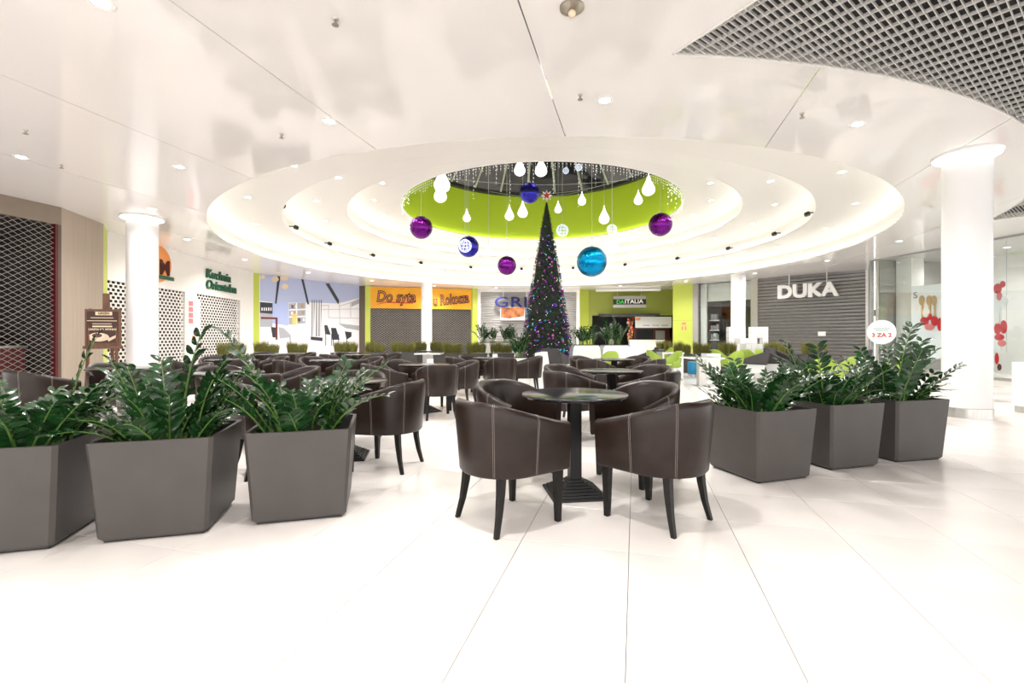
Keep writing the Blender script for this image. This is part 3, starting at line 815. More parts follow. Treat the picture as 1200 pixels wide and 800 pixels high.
# free standing things of that shop
rs_ = thing('round_sign', 'round pale cyan promotion sign reading 3 ZA 2 on a stand', 'sign', (P(1033, 13.2), 13.2, 0), rz=-.55)
zc = Z(389, 13.2)
MB().prism([(.33*math.cos(a), zc+.34*math.sin(a)) for a in [2*PI*i/36 for i in range(36)]], -.015, .015).build('rim', 'white_paint', rs_)
MB().prism([(.305*math.cos(a), zc+.315*math.sin(a)) for a in [2*PI*i/36 for i in range(36)]], -.022, -.015).build('face', 'sign_cyan', rs_)
text('3 ZA 2', .155, .003, 'lettering', 'sign_red', rs_, loc=(0, -.026, zc-.09), off=.004)
for k, w_ in enumerate((.36, .28)): MB().box(-w_/2, w_/2, -.026, -.022, zc+.09-k*.05, zc+.105-k*.05).build('printed_line', 'grey_paint', rs_)
MB().tube([(0,.03,0),(0,.03,zc)], .015, 8).build('post', 'steel', rs_); MB().lathe([(.18,0),(.18,.02),(.02,.03)], 24).build('base', 'steel', rs_)
wc = thing('white_plinth', 'white box plinth with steel foot beside the thick column', 'plinth', (8.2, 7.1, 0), rz=0)
MB().box(-.32, .5, -.3, .3, .1, .78).build('body', 'white_paint', wc); MB().box(-.3, .48, -.28, .28, 0, .1).build('steel_foot', 'steel', wc)
# outer shell: closes the hall behind the shopfronts and behind the viewer
tag(MB().box(-18, 19, 31.6, 31.8, 0, 4.75).build('wall_outer_back', 'wall_white'), 'plain hall wall behind the shops', 'wall', kind='structure')

# ================================================================ CEILING FITTINGS
LD = bpy.data.lights.new('downlight_beam', 'SPOT'); LD.energy = DOWNLIGHT_W; LD.spot_size = math.radians(150); LD.spot_blend = .9
LD.shadow_soft_size = .12; LD.color = (1, .975, .95)
LDD = LD.copy(); LDD.energy = DOME_W
dl_rim = MB().lathe([(.062,.002),(.062,-.004),(.085,-.008),(.098,-.004),(.098,.002)], 24, closed=True).mesh('rim', 'white_paint', True)
dl_lens = MB().lathe([(0,-.001),(.062,-.001)], 24, cap=False).mesh('lens', 'lens')
def downlight(x, y, z, label, group, soft=False):
    o = thing('downlight', label, 'ceiling light', (x, y, z), group=group)
    put('rim', dl_rim, o); put('lens', dl_lens, o, loc=(0, 0, -.002))
    l = bpy.data.objects.new('beam', LDD if soft or z > CEIL+.1 else LD); COL.objects.link(l); l.parent = o; l.location = (0, 0, -.03)
for r, z, lb, g, ph in ((10.25, CEIL, 'round recessed downlight in the flat glossy ceiling', 'downlights round the flat ceiling', -89.3),
                    (8.5, zs[1], 'round recessed downlight in the lowest dome ring', 'downlights of the lowest dome ring', -107),
                    (6.87, zs[2], 'round recessed downlight in the middle dome ring', 'downlights of the middle dome ring', -98),
                    (5.3, zs[3], 'round recessed downlight in the top dome ring', 'downlights of the top dome ring', -90)):
    for k in range(19):
        a = math.radians(ph+k*360/19)
        downlight(CC.x+r*math.cos(a), CC.y+r*math.sin(a), z, lb, g)
for x, y in ((-3.32, 3.79), (-7.36, 7.04), (-.3, 2.2), (-5.6, 1.8), (-2.6, -.8), (1.0, -1.2), (-8.5, -.5), (-6.0, -2.5), (-1.0, -3.2)):
    downlight(x, y, CEIL, 'round recessed downlight in the corridor ceiling', 'corridor downlights')
# ring of small black spotlights on the second riser
sp_body = MB().lathe([(0,0),(.06,0),(.07,.02),(.06,.12),(0,.14)], 14).mesh('lamp_head', 'black_metal', True)
sp_arm = MB().box(-.015,.015,-.015,.015,-.02,.16).mesh('arm', 'black_metal')
for k in range(19):
    a = math.radians(93.4+k*360/19)
    o = thing('spotlight', 'small black spotlight on the white dome riser', 'spotlight', (CC.x+(R2+.02)*math.cos(a), CC.y+(R2+.02)*math.sin(a), zs[1]+.20), a, 'black spotlights round the dome')
    put('lamp_head', sp_body, o, rot=(0, -1.9, 0), loc=(.02, 0, .02)); put('arm', sp_arm, o, rot=(0, PI/2, 0), loc=(.02, 0, .03))
# big ceiling lamp and sprinklers
o = thing('ceiling_lamp', 'grey disc ceiling lamp with a pale globe', 'ceiling light', (.49, 3.84, CEIL))
MB().lathe([(0,0),(.10,0),(.10,-.012),(.06,-.03),(0,-.03)], 28).build('disc', 'brass', o, smooth=True)
MB().sphere((0,0,-.055), .032, 14, 10).build('globe', 'cream', o, smooth=True)
for k in range(4):
    a = PI/4+k*PI/2; MB().lathe([(0,-.012),(.012,-.012),(.012,-.02),(0,-.022)], 10, .075*math.cos(a), .075*math.sin(a)).build('screw', 'steel', o)
spk = MB().tube([(0,0,0),(0,0,-.05)], .012, 8).lathe([(0,-.05),(.03,-.052),(.03,-.056),(0,-.058)], 12).mesh('sprinkler_head', 'brass')
plate = MB().lathe([(0,0),(.028,0),(.02,-.012),(0,-.012)], 14).mesh('cover_plate', 'steel')
for px, py in ((680,111), (72,193), (330,157), (940,133), (393,22), (30,152), (226,308)):
    d = (CEIL-CAMZ)*F/(HY-py)
    o = thing('sprinkler', 'small metal sprinkler under the glossy ceiling', 'sprinkler', (P(px,d), d, CEIL), group='ceiling sprinklers')
    put('sprinkler_head', spk, o); put('cover_plate', plate, o)

# ================================================================ TUB CHAIRS AND TABLES
def lerp(a, b, t): return a+(b-a)*t
def u_path(t, w, yb, yf, nrad):          # t in 0..1 along the U, from the left front round the back to the right front
    la = yf-yb; arc = PI*w; tot = 2*la+arc; s = t*tot
    if s < la: return Vector((-w, yf-s)), Vector((-1, 0))
    if s > la+arc: return Vector((w, yb+(s-la-arc))), Vector((1, 0))
    a = PI+(s-la)/w
    n = Vector((math.cos(a), math.sin(a)))
    return Vector((0, yb))+n*w, n
def tub_shell(W=.312, yb=-.035, yf=.27, zb=.335, zlo=.635, zhi=.785, th=.058, zseat=.42, taper=.035, n=40, power=1.3):
    rings = []
    for i in range(n+1):
        t = i/n; p, nn = u_path(t, W, yb, yf, 1)
        q = math.sin(PI*t)**power
        zt = lerp(zlo, zhi, min(1, q*1.08))
        def pt(off, z):
            k = 1-(z-zb)/(zt-zb); s = -taper*k*(.5+.5*q)
            return (p.x+nn.x*(off+s), p.y+nn.y*(off+s), z)
        prof = [(-.012, zb-.0), (0, zb+.015), (0, lerp(zb, zt, .35)), (.002, lerp(zb, zt, .7)), (0, zt-.035), (-.008, zt-.012), (-.02, zt-.002), (-th/2, zt+.002), (-th+.016, zt-.003), (-th, zt-.02),
                (-th-.006, zt-.06), (-th-.008, lerp(zseat, zt, .4)), (-th-.004, zseat-.03), (-th, zb+.01)]
        rings.append([pt(a, z) for a, z in prof])
    k = len(rings[0]); mb = MB()
    vs = [p for r in rings for p in r]; fs = []
    for i in range(n):
        for j in range(k):
            fs.append((i*k+j, (i+1)*k+j, (i+1)*k+(j+1)%k, i*k+(j+1)%k))
    fs.append(tuple(range(k))); fs.append(tuple(n*k+j for j in range(k-1, -1, -1)))
    mb.add(vs, fs); return mb
def tub_stitch(ts, W=.312, yb=-.035, yf=.27, zb=.335, zlo=.635, zhi=.785, taper=.035, power=1.3, th=.058):
    mb = MB(); tot = 2*(yf-yb)+PI*W
    for t in ts:
        for ds in (-.005, .005):
            tt = t+ds/tot
            p, nn = u_path(tt, W, yb, yf, 1); q = math.sin(PI*tt)**power; zt = lerp(zlo, zhi, min(1, q*1.08)); pts = []
            for off, z in [(.002, lerp(zb, zt, f)) for f in (.03,.2,.4,.6,.75,.86)]+[(.0015, zt-.035), (-.007, zt-.010), (-.02, zt+.0005), (-th/2, zt+.0045)]:
                kk = 1-(z-zb)/(zt-zb); s = -taper*kk*(.5+.5*q)
                pts.append((p.x+nn.x*(off+s), p.y+nn.y*(off+s), z))
            mb.tube(pts, .0009, 4)
    return mb
def make_chair():
    o = thing('tub_chair', 'dark brown leather tub chair', 'chair', group='brown tub chairs')
    sh = tub_shell().build('backrest', 'leather', o, smooth=True)
    tub_stitch((.17, .355, .645, .83)).build('stitching', 'stitch', sh)['kind'] = 'stuff'
    # seat cushion: D shape, rounded top, upholstered front
    mb = MB(); rings = []
    W = .256
    out = []
    for i in range(31):
        t = i/30; p, nn = u_path(t, W, -.035, .262, 1); out.append((p, nn))
    prof = [(-.03, .335), (0, .345), (0, .43), (-.012, .452), (-.04, .462)]
    vs = []; k = len(prof); n = len(out)
    for p, nn in out:
        for a, z in prof: vs.append((p.x+nn.x*a*.8, p.y+nn.y*a*.8-(0 if nn.y < -.01 else 0), z))
    fs = []
    for i in range(n-1):
        for j in range(k-1): fs.append((i*k+j, (i+1)*k+j, (i+1)*k+j+1, i*k+j+1))
    fs += [tuple(i*k+k-1 for i in range(n)), tuple(i*k for i in range(n-1, -1, -1)), tuple(range(k))+tuple((n-1)*k+j for j in range(k-1, -1, -1))]
    mb.add(vs, fs).build('seat', 'leather', o, smooth=True)
    for sx in (-1, 1):
        x, y = .235*sx, .225
        MB().frustum([(x-.016,y-.016,0),(x+.016,y-.016,0),(x+.016,y+.016,0),(x-.016,y+.016,0)], [(x-.026,y-.026,.35),(x+.026,y-.026,.35),(x+.026,y+.026,.35),(x-.026,y+.026,.35)]).build('leg', 'leg_black', o)
        mb = MB(); q = []
        for z, off, h in ((0, .055, .013), (.12, .022, .016), (.24, .002, .020), (.36, -.01, .023)):
            cx, cy = sx*(.190+off*.45), -.195-off*.9
            q.append([(cx-h,cy-h,z),(cx+h,cy-h,z),(cx+h,cy+h,z),(cx-h,cy+h,z)])
        for a, b in zip(q[:-1], q[1:]): mb.frustum(a, b)
        mb.build('leg', 'leg_black', o)
    return reg(o)
def make_table():
    o = thing('round_table', 'round black granite cafe table', 'table', group='round granite tables')
    MB().lathe([(0,.722),(.375,.722),(.393,.726),(.40,.737),(.395,.747),(.385,.75),(0,.75)], 64).build('table_top', 'granite', o, smooth=True)
    MB().box(-.043,.043,-.043,.043,.10,.722).build('post', 'black_metal', o)
    MB().box(-.15,.15,-.15,.15,.705,.722).build('top_plate', 'black_metal', o)
    mb = MB()
    for k in range(7):
        h = .205-k*.024
        mb.frustum([(-h,-h,k*.016),(h,-h,k*.016),(h,h,k*.016),(-h,h,k*.016)], [(-h+.006,-h+.006,k*.016+.016),(h-.006,-h+.006,k*.016+.016),(h-.006,h-.006,k*.016+.016),(-h+.006,h-.006,k*.016+.016)])
    mb.build('stepped_base', 'black_metal', o)
    return reg(o)
CH = make_chair(); TB = make_table(); used = {'c': False, 't': False}
def chair(x, y, deg, label, group):
    rz = math.radians(deg-90)
    if not used['c']:
        used['c'] = True; o = CH; o.location = (x, y, 0); o.rotation_euler = (0, 0, rz); o['label'] = label; o['group'] = group; return o
    return dup(CH, (x, y, 0), rz, label, group)
def table(x, y, deg, label):
    rz = math.radians(deg)
    if not used['t']:
        used['t'] = True; o = TB; o.location = (x, y, 0); o.rotation_euler = (0, 0, rz); o['label'] = label; return o
    return dup(TB, (x, y, 0), rz, label)
# (table, chairs or None for the regular four, phrase)
cr = random.Random(21)
T = [
 ((.47, 3.53, 8), [(-.03,3.04,38),(.95,3.06,130),(.02,4.06,-46),(1.06,3.93,213)], 'standing foremost on the open floor', 'standing foremost'),
 ((1.27, 6.0, 12), [(.70,5.55,35),(1.62,5.50,140),(.78,6.55,-45),(1.85,6.45,222)], 'right behind the foremost table', 'behind the foremost'),
 ((1.98, 9.1, 12), None, 'in front of the green shell chair and white tubs', 'before white tubs'),
 ((-1.63, 4.6, 10), [(-2.12,4.13,42),(-1.13,4.26,168),(-1.72,5.25,-80)], 'behind the planter of white pebbles', 'behind pebble planter'),
 ((-1.38, 7.4, 40), [(-1.92,7.05,30),(-1.10,6.88,115),(-1.88,7.95,-45),(-.88,7.80,205)], 'one row behind, before the grass troughs', 'before grass troughs'),
 ((-.42, 9.75, 20), [(-1.02,9.52,30),(-.22,9.15,105),(-.85,10.3,-45),(.30,9.75,185)], 'nearest the Christmas tree', 'by Christmas tree'),
 ((-3.42, 5.65, 12), [(-4.05,5.3,25),(-2.85,5.12,140),(-3.85,6.25,-45),(-2.85,6.1,222)], 'hidden behind the tall potted plants', 'behind tall plants'),
 ((-5.35, 6.45, 12), [(-5.75,5.75,60),(-4.75,5.95,140),(-5.9,6.95,-40),(-4.85,7.0,222)], 'close to the brown lattice shopfront', 'by lattice grille'),
 ((-5.4, 8.95, 12), None, 'between the round column and the lime strip', 'by round column'),
 ((-3.35, 8.75, 12), None, 'midway before the printed hoarding', 'before printed hoarding'),
 ((-3.7, 11.5, 12), None, 'before the orange signs', 'before orange signs'),
 ((-5.9, 11.6, 12), None, 'before the white perforated shutters', 'before perforated shutters'),
]
for (tx, ty, td), cs, ph, sh_ in T:
    table(tx, ty, td, 'round black granite cafe table '+ph)
    if cs is None:
        cs = []
        for k, (sx, sy) in enumerate(((-1,-1),(1,-1),(1,1),(-1,1))):
            ox, oy = sx*cr.uniform(.46,.54), sy*cr.uniform(.46,.54)
            cs.append((tx+ox, ty+oy, math.degrees(math.atan2(-oy, -ox))+cr.uniform(-8,8)))
    for k, (x, y, a) in enumerate(cs):
        fr_ = 'open floor' if y < ty else 'shutters'; sd = 'lattice shop' if x < tx else 'thick column'
        chair(x, y, a, 'brown leather tub chair, back to %s and %s, table %s' % (sd, fr_, sh_), 'tub chairs at the table '+sh_)

# ================================================================ PLANTERS WITH ZZ PLANTS
pl_me = None
def planter_mesh(top=.315, bot=.278, h=.58, wall=.022, lip=.16):
    def sq(r, z, c=.02):
        return [(-r+c,-r,z),(r-c,-r,z),(r,-r+c,z),(r,r-c,z),(r-c,r,z),(-r+c,r,z),(-r,r-c,z),(-r,-r+c,z)]
    L_ = [sq(bot-.015, 0.012), sq(bot, .03), sq(top, h), sq(top-wall, h), sq(top-wall-.01, h-lip)]
    mb = MB(); vs = [p for r in L_ for p in r]; fs = [tuple(range(7,-1,-1))]
    for a in range(len(L_)-1):
        for i in range(8): fs.append((a*8+i, a*8+(i+1)%8, (a+1)*8+(i+1)%8, (a+1)*8+i))
    return mb.add(vs, fs).mesh('planter_box', 'planter')
PBOX = planter_mesh()
PFOOT = MB().box(-.25,.25,-.25,.25,0,.014).mesh('base_plate', 'black_matte')
def frond_mesh(seed, L=.8, arch=.5, nl=11, scale=1.0, gold=False):
    r = random.Random(seed); mb = MB(); pts = []; rad = []
    p = Vector((0,0,0)); ang = r.uniform(.02,.16); n = 14
    for i in range(n+1):
        pts.append(p.copy()); t = i/n; rad.append(lerp(.0115, .0022, t**.7)*scale)
        ang += arch/n*(.4+1.2*t)
        p = p+Vector((math.sin(ang), 0, math.cos(ang)))*L/n
    mb.cur = 1; mb.tube(pts, rad, 6); mb.cur = 0
    def at(t):
        f = t*n; i = min(int(f), n-1); return pts[i].lerp(pts[i+1], f-i), (pts[i+1]-pts[i]).normalized()
    for k in range(nl):
        t = lerp(.30, .985, k/(nl-1))
        for sd in (-1, 1):
            c, tg = at(min(1, t+sd*.012))
            ll = (.118 if .35 < t < .8 else .095)*r.uniform(.85,1.12)*scale; ww = ll*.215
            side = Vector((0, sd, 0)); nrm = tg.cross(Vector((0,1,0)))
            if nrm.z < 0: nrm = -nrm
            di = (side*r.uniform(.75,.95)+tg*r.uniform(.45,.75)+nrm*r.uniform(.05,.45)).normalized()
            wv = di.cross(nrm).normalized(); up = wv.cross(di).normalized()
            if up.z < 0: up = -up
            vs = [c]; 
            prof = ((.22,.72,.03),(.5,1.0,.05),(.78,.70,.03))
            for f, w_, h in prof:
                cc = c+di*ll*f-up*ll*.18*f*f
                vs += [cc+wv*ww*w_+up*ll*h, cc, cc-wv*ww*w_+up*ll*h]
            vs.append(c+di*ll-up*ll*.2)
            mb.add(vs, [(0,1,2),(0,2,3),(1,4,5,2),(2,5,6,3),(4,7,8,5),(5,8,9,6),(7,10,8),(8,10,9)])
    return mb.mesh('frond', ['leaf', 'stem'], False)
FR = [frond_mesh(i, L=l, arch=a, nl=k) for i, (l, a, k) in enumerate(((.62,.5,9),(.70,.65,10),(.56,.85,8),(.66,.9,9),(.48,.45,7),(.60,1.15,9),(.52,.7,8),(.74,.35,10)))]
for me in FR:
    me.polygons.foreach_set('use_smooth', [True]*len(me.polygons))
def pebbles(r, n, seed, z):
    q = random.Random(seed); mb = MB()
    for k in range(n):
        x, y = q.uniform(-r, r), q.uniform(-r, r); s = q.uniform(.011, .02)
        mb.sphere((x, y, z+q.uniform(0, .012)), s, 6, 4, sz=.7)
    return mb
PEB = [pebbles(.26, 260, i, .425).mesh('pebble', 'pebble', True) for i in range(2)]
SOIL = MB().box(-.285,.285,-.285,.285,.40,.422).mesh('soil', 'soil')
def potted(x, y, deg, seed, label, nf=26, tall=(), group=None):
    q = random.Random(seed)
    o = thing('potted_plant', label, 'plant', (x, y, 0), math.radians(deg), group)
    put('planter_box', PBOX, o); put('base_plate', PFOOT, o); put('soil', SOIL, o)
    tag(put('pebble', PEB[seed % 2], o), 'white pebbles covering the soil', kind='stuff')
    for k in range(nf):
        a = 2*PI*k/nf*2.4+q.uniform(-.4,.4); rr = .19*math.sqrt(q.random())
        f = FR[q.randrange(len(FR))]; s = q.uniform(.72, 1.0)
        put('frond', f, o, loc=(rr*math.cos(a)-.02, rr*math.sin(a), .41), rot=(q.uniform(-.3,.3), q.uniform(-.05,.55), a), scale=s)
    for (fx, fy, az, lean, s, fi) in tall:
        put('frond', FR[fi], o, loc=(fx, fy, .41), rot=(0, lean, math.radians(az)), scale=s)
    return o
potted(-2.87, 2.77, 16, 1, 'grey tapered planter with a zamioculcas, end of the row before the lattice grille', 30, ((.12,.1,20,.0,1.05,7),(.0,.0,200,.1,1.0,1)))
potted(-2.15, 2.98, 15.5, 2, 'grey tapered planter with a dense zamioculcas, middle of the pebble planter row', 34, ((.02,.06,-10,-.05,1.08,7),(-.05,-.02,190,.35,1.05,5)))
potted(-1.42, 3.24, 15.5, 3, 'grey tapered planter with a sparse zamioculcas and white pebbles beside a tub chair', 26, ((-.12,-.05,170,.25,1.18,7),(.1,0,-12,.35,1.05,1),(.05,.1,30,.3,1.0,0)))
potted(2.13, 4.07, 18, 4, 'grey tapered planter with a zamioculcas next to the foremost tub chair', 32, ((-.1,-.05,180,.2,.9,5),))
potted(2.98, 4.44, 16, 5, 'grey tapered planter with a zamioculcas, middle of the row by the thick column', 32, ((-.1,.1,160,.1,1.0,7),))
potted(3.79, 4.69, 12, 6, 'grey tapered planter with a tall zamioculcas, nearest the thick column', 32, ((.1,.05,0,.05,1.22,7),(.14,0,10,.12,1.15,1),(.08,-.05,-30,.05,1.1,0)))

# ================================================================ GRASS TROUGHS
def grass_mesh(w, dep, z0, h, n, seed):
    q = random.Random(seed); mb = MB(); nt = 8
    for tf in range(nt):
        cx = .86*(-w/2+w*(tf+.5)/nt)+q.uniform(-.02,.02); ht = h*q.uniform(.78, 1.15)
        for k in range(n//nt):
            a = q.uniform(0, 2*PI); r0 = .055*math.sqrt(q.random()); x, y = cx+r0*math.cos(a), r0*math.sin(a)*1.4
            sp = q.uniform(.02,.10)*(r0/.055+.3); hh = ht*q.uniform(.6, 1.05); t = .0045; b_ = q.uniform(0, PI)
            lx_, ly_ = sp*math.cos(a), sp*math.sin(a)
            dx, dy = t*math.cos(b_), t*math.sin(b_)
            mb.add([(x-dx,y-dy,z0),(x+dx,y+dy,z0),(x+lx_*.4+dx*.8,y+ly_*.4+dy*.8,z0+hh*.6),(x+lx_*.4-dx*.8,y+ly_*.4-dy*.8,z0+hh*.6),(x+lx_,y+ly_,z0+hh)], [(0,1,2,3),(3,2,4)])
    return mb.mesh('grass', 'grass')
GM = [grass_mesh(1.0, .24, .60, .38, 1300, i) for i in range(3)]
GB = MB().box(-.5,.5,-.15,.15,.02,.6).mesh('trough_body', 'box_grey')
GW = MB().box(-.5,.5,-.15,.15,.02,.6).mesh('trough_body', 'white_gloss')
GR_ = MB().box(-.52,.52,-.17,-.15,.56,.615).box(-.52,.52,.15,.17,.56,.615).box(-.52,-.5,-.15,.15,.56,.615).box(.5,.52,-.15,.15,.56,.615).mesh('rim', 'box_grey')
GF = MB().box(-.46,.46,-.12,.12,0,.02).mesh('plinth', 'black_matte')
TU = thing
def trough(px, d, label, w=1.0, white=False, k=0, rz=0):
    o = thing('grass_trough', label, 'planter', (P(px, d), d, 0), rz, 'ornamental grass troughs')
    for nm, me in (('trough_body', GW if white else GB), ('rim', GR_), ('plinth', GF)): put(nm, me, o, scale=(w, 1, 1))
    tag(put('grass', GM[k % 3], o, scale=(w, 1, 1.05)), kind='stuff')
trs = [(271, 14.6, 1.0, 'under the dark green lettering'), (313, 16.0, .92, 'at the lime strip by the hoarding'), (348, 16.2, .76, 'before the printed armchair'),
       (405, 17.0, .96, 'before the printed bar stools'), (440, 17.2, .80, 'at the lime strip by the Do syta sign'), (472, 17.4, 1.0, 'under the Do syta sign'), (491, 19.2, .70, 'before the slim column by the orange signs'),
       (513, 19.0, .66, 'beside the slim column under u Rokosza'), (530, 16.0, .76, 'before the u Rokosza shutter'), (558, 16.2, .76, 'at the lime strip by the ribbed shutter'), (588, 16.4, .86, 'beside the Christmas tree')]
for k, (px, d, w, ph) in enumerate(trs): trough(px, d, 'low grey trough of green ornamental grass '+ph, w, False, k)
for k, (px, d, w, ph) in enumerate([(778, 20.5, .75, 'before the white restaurant counter'), (800, 15.6, .62, 'before the lime pillar'), (822, 15.8, .62, 'before the glass shop'), (852, 15.2, .66, 'beside the chequered white screen'), (912, 15.0, .92, 'before the grey DUKA shutter'), (954, 14.8, .85, 'beside the DUKA shutter end')]):
    trough(px, d, 'dark trough of ornamental grass '+ph, w, False, k)

# ================================================================ CHRISTMAS TREE
TX, TY = 1.15, 15.6
TOPZ, BR = Z(236, TY), .90
tree = thing('christmas_tree', 'tall slim Christmas tree with purple, blue and turquoise baubles', 'christmas tree', (TX, TY, 0))
MB().lathe([(.55,0),(.55,.30),(.50,.34),(0,.34)], 32).build('stand', 'black_matte', tree, smooth=True)
q = random.Random(9); fm = MB()
def tr_r(z): return BR*(1-(z-.25)/(TOPZ-.25))**.93+.02
MB().lathe([(tr_r(.3+(TOPZ-.35)*i/14)*.88, .3+(TOPZ-.35)*i/14) for i in range(15)]+[(0, TOPZ-.02)], 32).build('core', 'fir', tree)
for k in range(15000):
    t = 1-math.sqrt(q.random()); z = .28+(TOPZ-.3)*t; a = q.uniform(0, 2*PI); R = tr_r(z)*q.uniform(.78, 1.03)
    c = Vector((R*math.cos(a), R*math.sin(a), z)); out = Vector((math.cos(a+q.uniform(-.8,.8)), math.sin(a+q.uniform(-.8,.8)), q.uniform(-.5,.5))).normalized()
    ln = q.uniform(.05, .10)*(.5+.5*(1-t)); wv = out.orthogonal().normalized()*.010
    fm.add([c-wv, c+wv, c+out*ln], [(0,1,2)])
tag(fm.build('fir_needle', 'fir', tree), kind='stuff')
bm_ = {m: MB().sphere((0,0,0), .042, 10, 7).mesh('bauble', m, True) for m in ('bauble_purple','bauble_teal','bauble_pink','bauble_blue')}
for k in range(290):
    t = 1-math.sqrt(q.random()*.985+.01); z = .4+(TOPZ-.7)*t; a = q.uniform(0, 2*PI) if q.random() < .35 else q.uniform(PI, 2*PI)
    R = tr_r(z)*1.0
    put('bauble', bm_[q.choice(('bauble_purple','bauble_purple','bauble_teal','bauble_pink','bauble_blue'))], tree, loc=(R*math.cos(a), R*math.sin(a), z), scale=q.choice((.7,.9,1.1,1.25))*(.7+.3*(1-t)))
lm = MB()
for k in range(230):
    t = 1-math.sqrt(q.random()); z = .4+(TOPZ-.5)*t; a = q.uniform(0, 2*PI); R = tr_r(z)*1.02
    lm.sphere((R*math.cos(a), R*math.sin(a), z), .007, 5, 4)
tag(lm.build('fairy_light', 'led', tree), kind='stuff')
stp = []
for i in range(16):
    r = .20 if i % 2 == 0 else .10; stp.append((r*math.sin(2*PI*i/16), TOPZ+.19+r*math.cos(2*PI*i/16)))
star = MB().prism(stp, -.02, .02).build('star', 'white_gloss', tree)
stp2 = [((.14 if i % 2 == 0 else .06)*math.sin(2*PI*i/10), TOPZ+.19+(.14 if i % 2 == 0 else .06)*math.cos(2*PI*i/10)) for i in range(10)]
MB().prism(stp2, -.03, .03).build('red_star', 'star_red', star)

# ================================================================ HANGING DECORATIONS
HZ = 9.2
def roofz(x, y): return ZD+.12+(ZA-ZD)*(1-min(.999, (Vector((x, y))-CC).length/R4))-.05
def hang(name, label, cat, px, py, d, group):
    x = P(px, d); z = Z(py, d)
    o = thing(name, label, cat, (x, d, z), group=group)
    return o, x, d, z, roofz(x, d)-z
def cordto(o, z0, z1): MB().tube([(0,0,z0),(0,0,z1)], .004, 4).build('cord', 'cord', o)
for px, py, rp_, d, m, lb in ((493.5,266.5,13.2,13.0,'purple_foil','purple foil ball hanging over the Do syta sign'),
                      (549,289,12.2,13.2,'blue_foil','blue foil ball hanging behind a crystal ball'),
                      (594,311,11.0,12.6,'purple_foil','small purple foil ball hanging lowest beside the tree'),
                      (693.5,306.5,17.6,12.6,'teal_foil','large turquoise foil ball beside the tree'),
                      (774,263,13.5,13.2,'purple_foil','purple foil ball hanging above the lime pillar'),
                      (620.5,226,12.0,14.2,'blue_foil','royal blue foil ball next to the tree star')):
    o, x, y, z, L_ = hang('hanging_ball', lb, 'ornament', px, py, d, None)
    r = rp_/F*d; mb = MB(); n = 48; prof = 20; vs = []
    for i in range(n):
        a = 2*PI*i/n; rr = r*(1-.012*(i % 2))
        for j in range(prof+1): vs.append((rr*math.sin(PI*j/prof)*math.cos(a), rr*math.sin(PI*j/prof)*math.sin(a), -r*math.cos(PI*j/prof)))
    fs = [(i*(prof+1)+j, ((i+1)%n)*(prof+1)+j, ((i+1)%n)*(prof+1)+j+1, i*(prof+1)+j+1) for i in range(n) for j in range(prof)]
    mb.add(vs, fs).build('ball', m, o, smooth=True)
    MB().lathe([(.03,r-.005),(.03,r+.03),(0,r+.035)], 10).build('cap', 'steel', o); cordto(o, r, L_)
drop_prof = [(0,-1),(.34,-.93),(.62,-.72),(.74,-.42),(.70,-.10),(.52,.28),(.30,.70),(.13,1.15),(.04,1.55),(0,1.7)]
def mk_drop(s): return MB().lathe([(r*s, z*s) for r, z in drop_prof], 24).mesh('drop', 'lamp_white', True)
for k, (px, py, h, d) in enumerate(((518,213,34,13.4),(516,227,27,13.8),(547,254,16,15.5),(597,251,19,15.0),(612.5,247,21,15.2),(609,197,24,14.2),(634,197,26,14.0),(654,244,15,17.0),(682,234,17,17.2),(708,254,22,15.0),(748,233,18,16.2),(760,219,27,14.2))):
    o, x, y, z, L_ = hang('drop_lamp', ('large' if h >= 24 else 'small')+' white glowing drop-shaped lamp hanging in the green drum', 'lamp', px, py, d, ('large' if h >= 24 else 'small')+' white drop lamps in the drum')
    s = h/F*d/2.7; put('drop', mk_drop(s), o); cordto(o, 1.68*s, L_)
for k, (px, py, r, d, lb) in enumerate(((659,270,7,13.4,'crystal wire ball hanging beside the tree'),(717,269,6,13.6,'crystal wire ball hanging below a drop lamp'),(717.5,290,7,12.8,'faint crystal wire ball hanging lowest of the crystal balls'),(545,288,7.5,12.2,'crystal wire ball hanging before the blue ball'),(572.5,290,3,13.0,'tiny crystal ball hanging between blue and purple balls'),(663,200,3.5,17.5,'tiny crystal ball high under the rooflight'),(678,196,4,17.4,'small crystal ball under a glazing bar of the rooflight'))):
    o, x, y, z, L_ = hang('crystal_ball', lb, 'ornament', px, py, d, 'crystal balls'); R = r/F*d
    mb = MB()
    for j in range(5):
        a = PI*j/5; mb.tube([(R*math.cos(t)*math.cos(a), R*math.cos(t)*math.sin(a), R*math.sin(t)) for t in [2*PI*i/20 for i in range(20)]], .005, 4, closed=True)
    for zz in (-.5, 0, .5):
        rr = R*math.sqrt(1-zz*zz); mb.tube([(rr*math.cos(t), rr*math.sin(t), zz*R) for t in [2*PI*i/20 for i in range(20)]], .005, 4, closed=True)
    mb.build('wire_cage', 'crystal_glow', o)
    q = random.Random(k); mb = MB()
    for j in range(70):
        v = Vector((q.gauss(0,1), q.gauss(0,1), q.gauss(0,1))).normalized()*R*q.uniform(.9,1.02); mb.sphere(v, R*.055, 5, 4)
    tag(mb.build('crystal_bead', 'crystal_glow', o), kind='stuff'); cordto(o, R, L_)
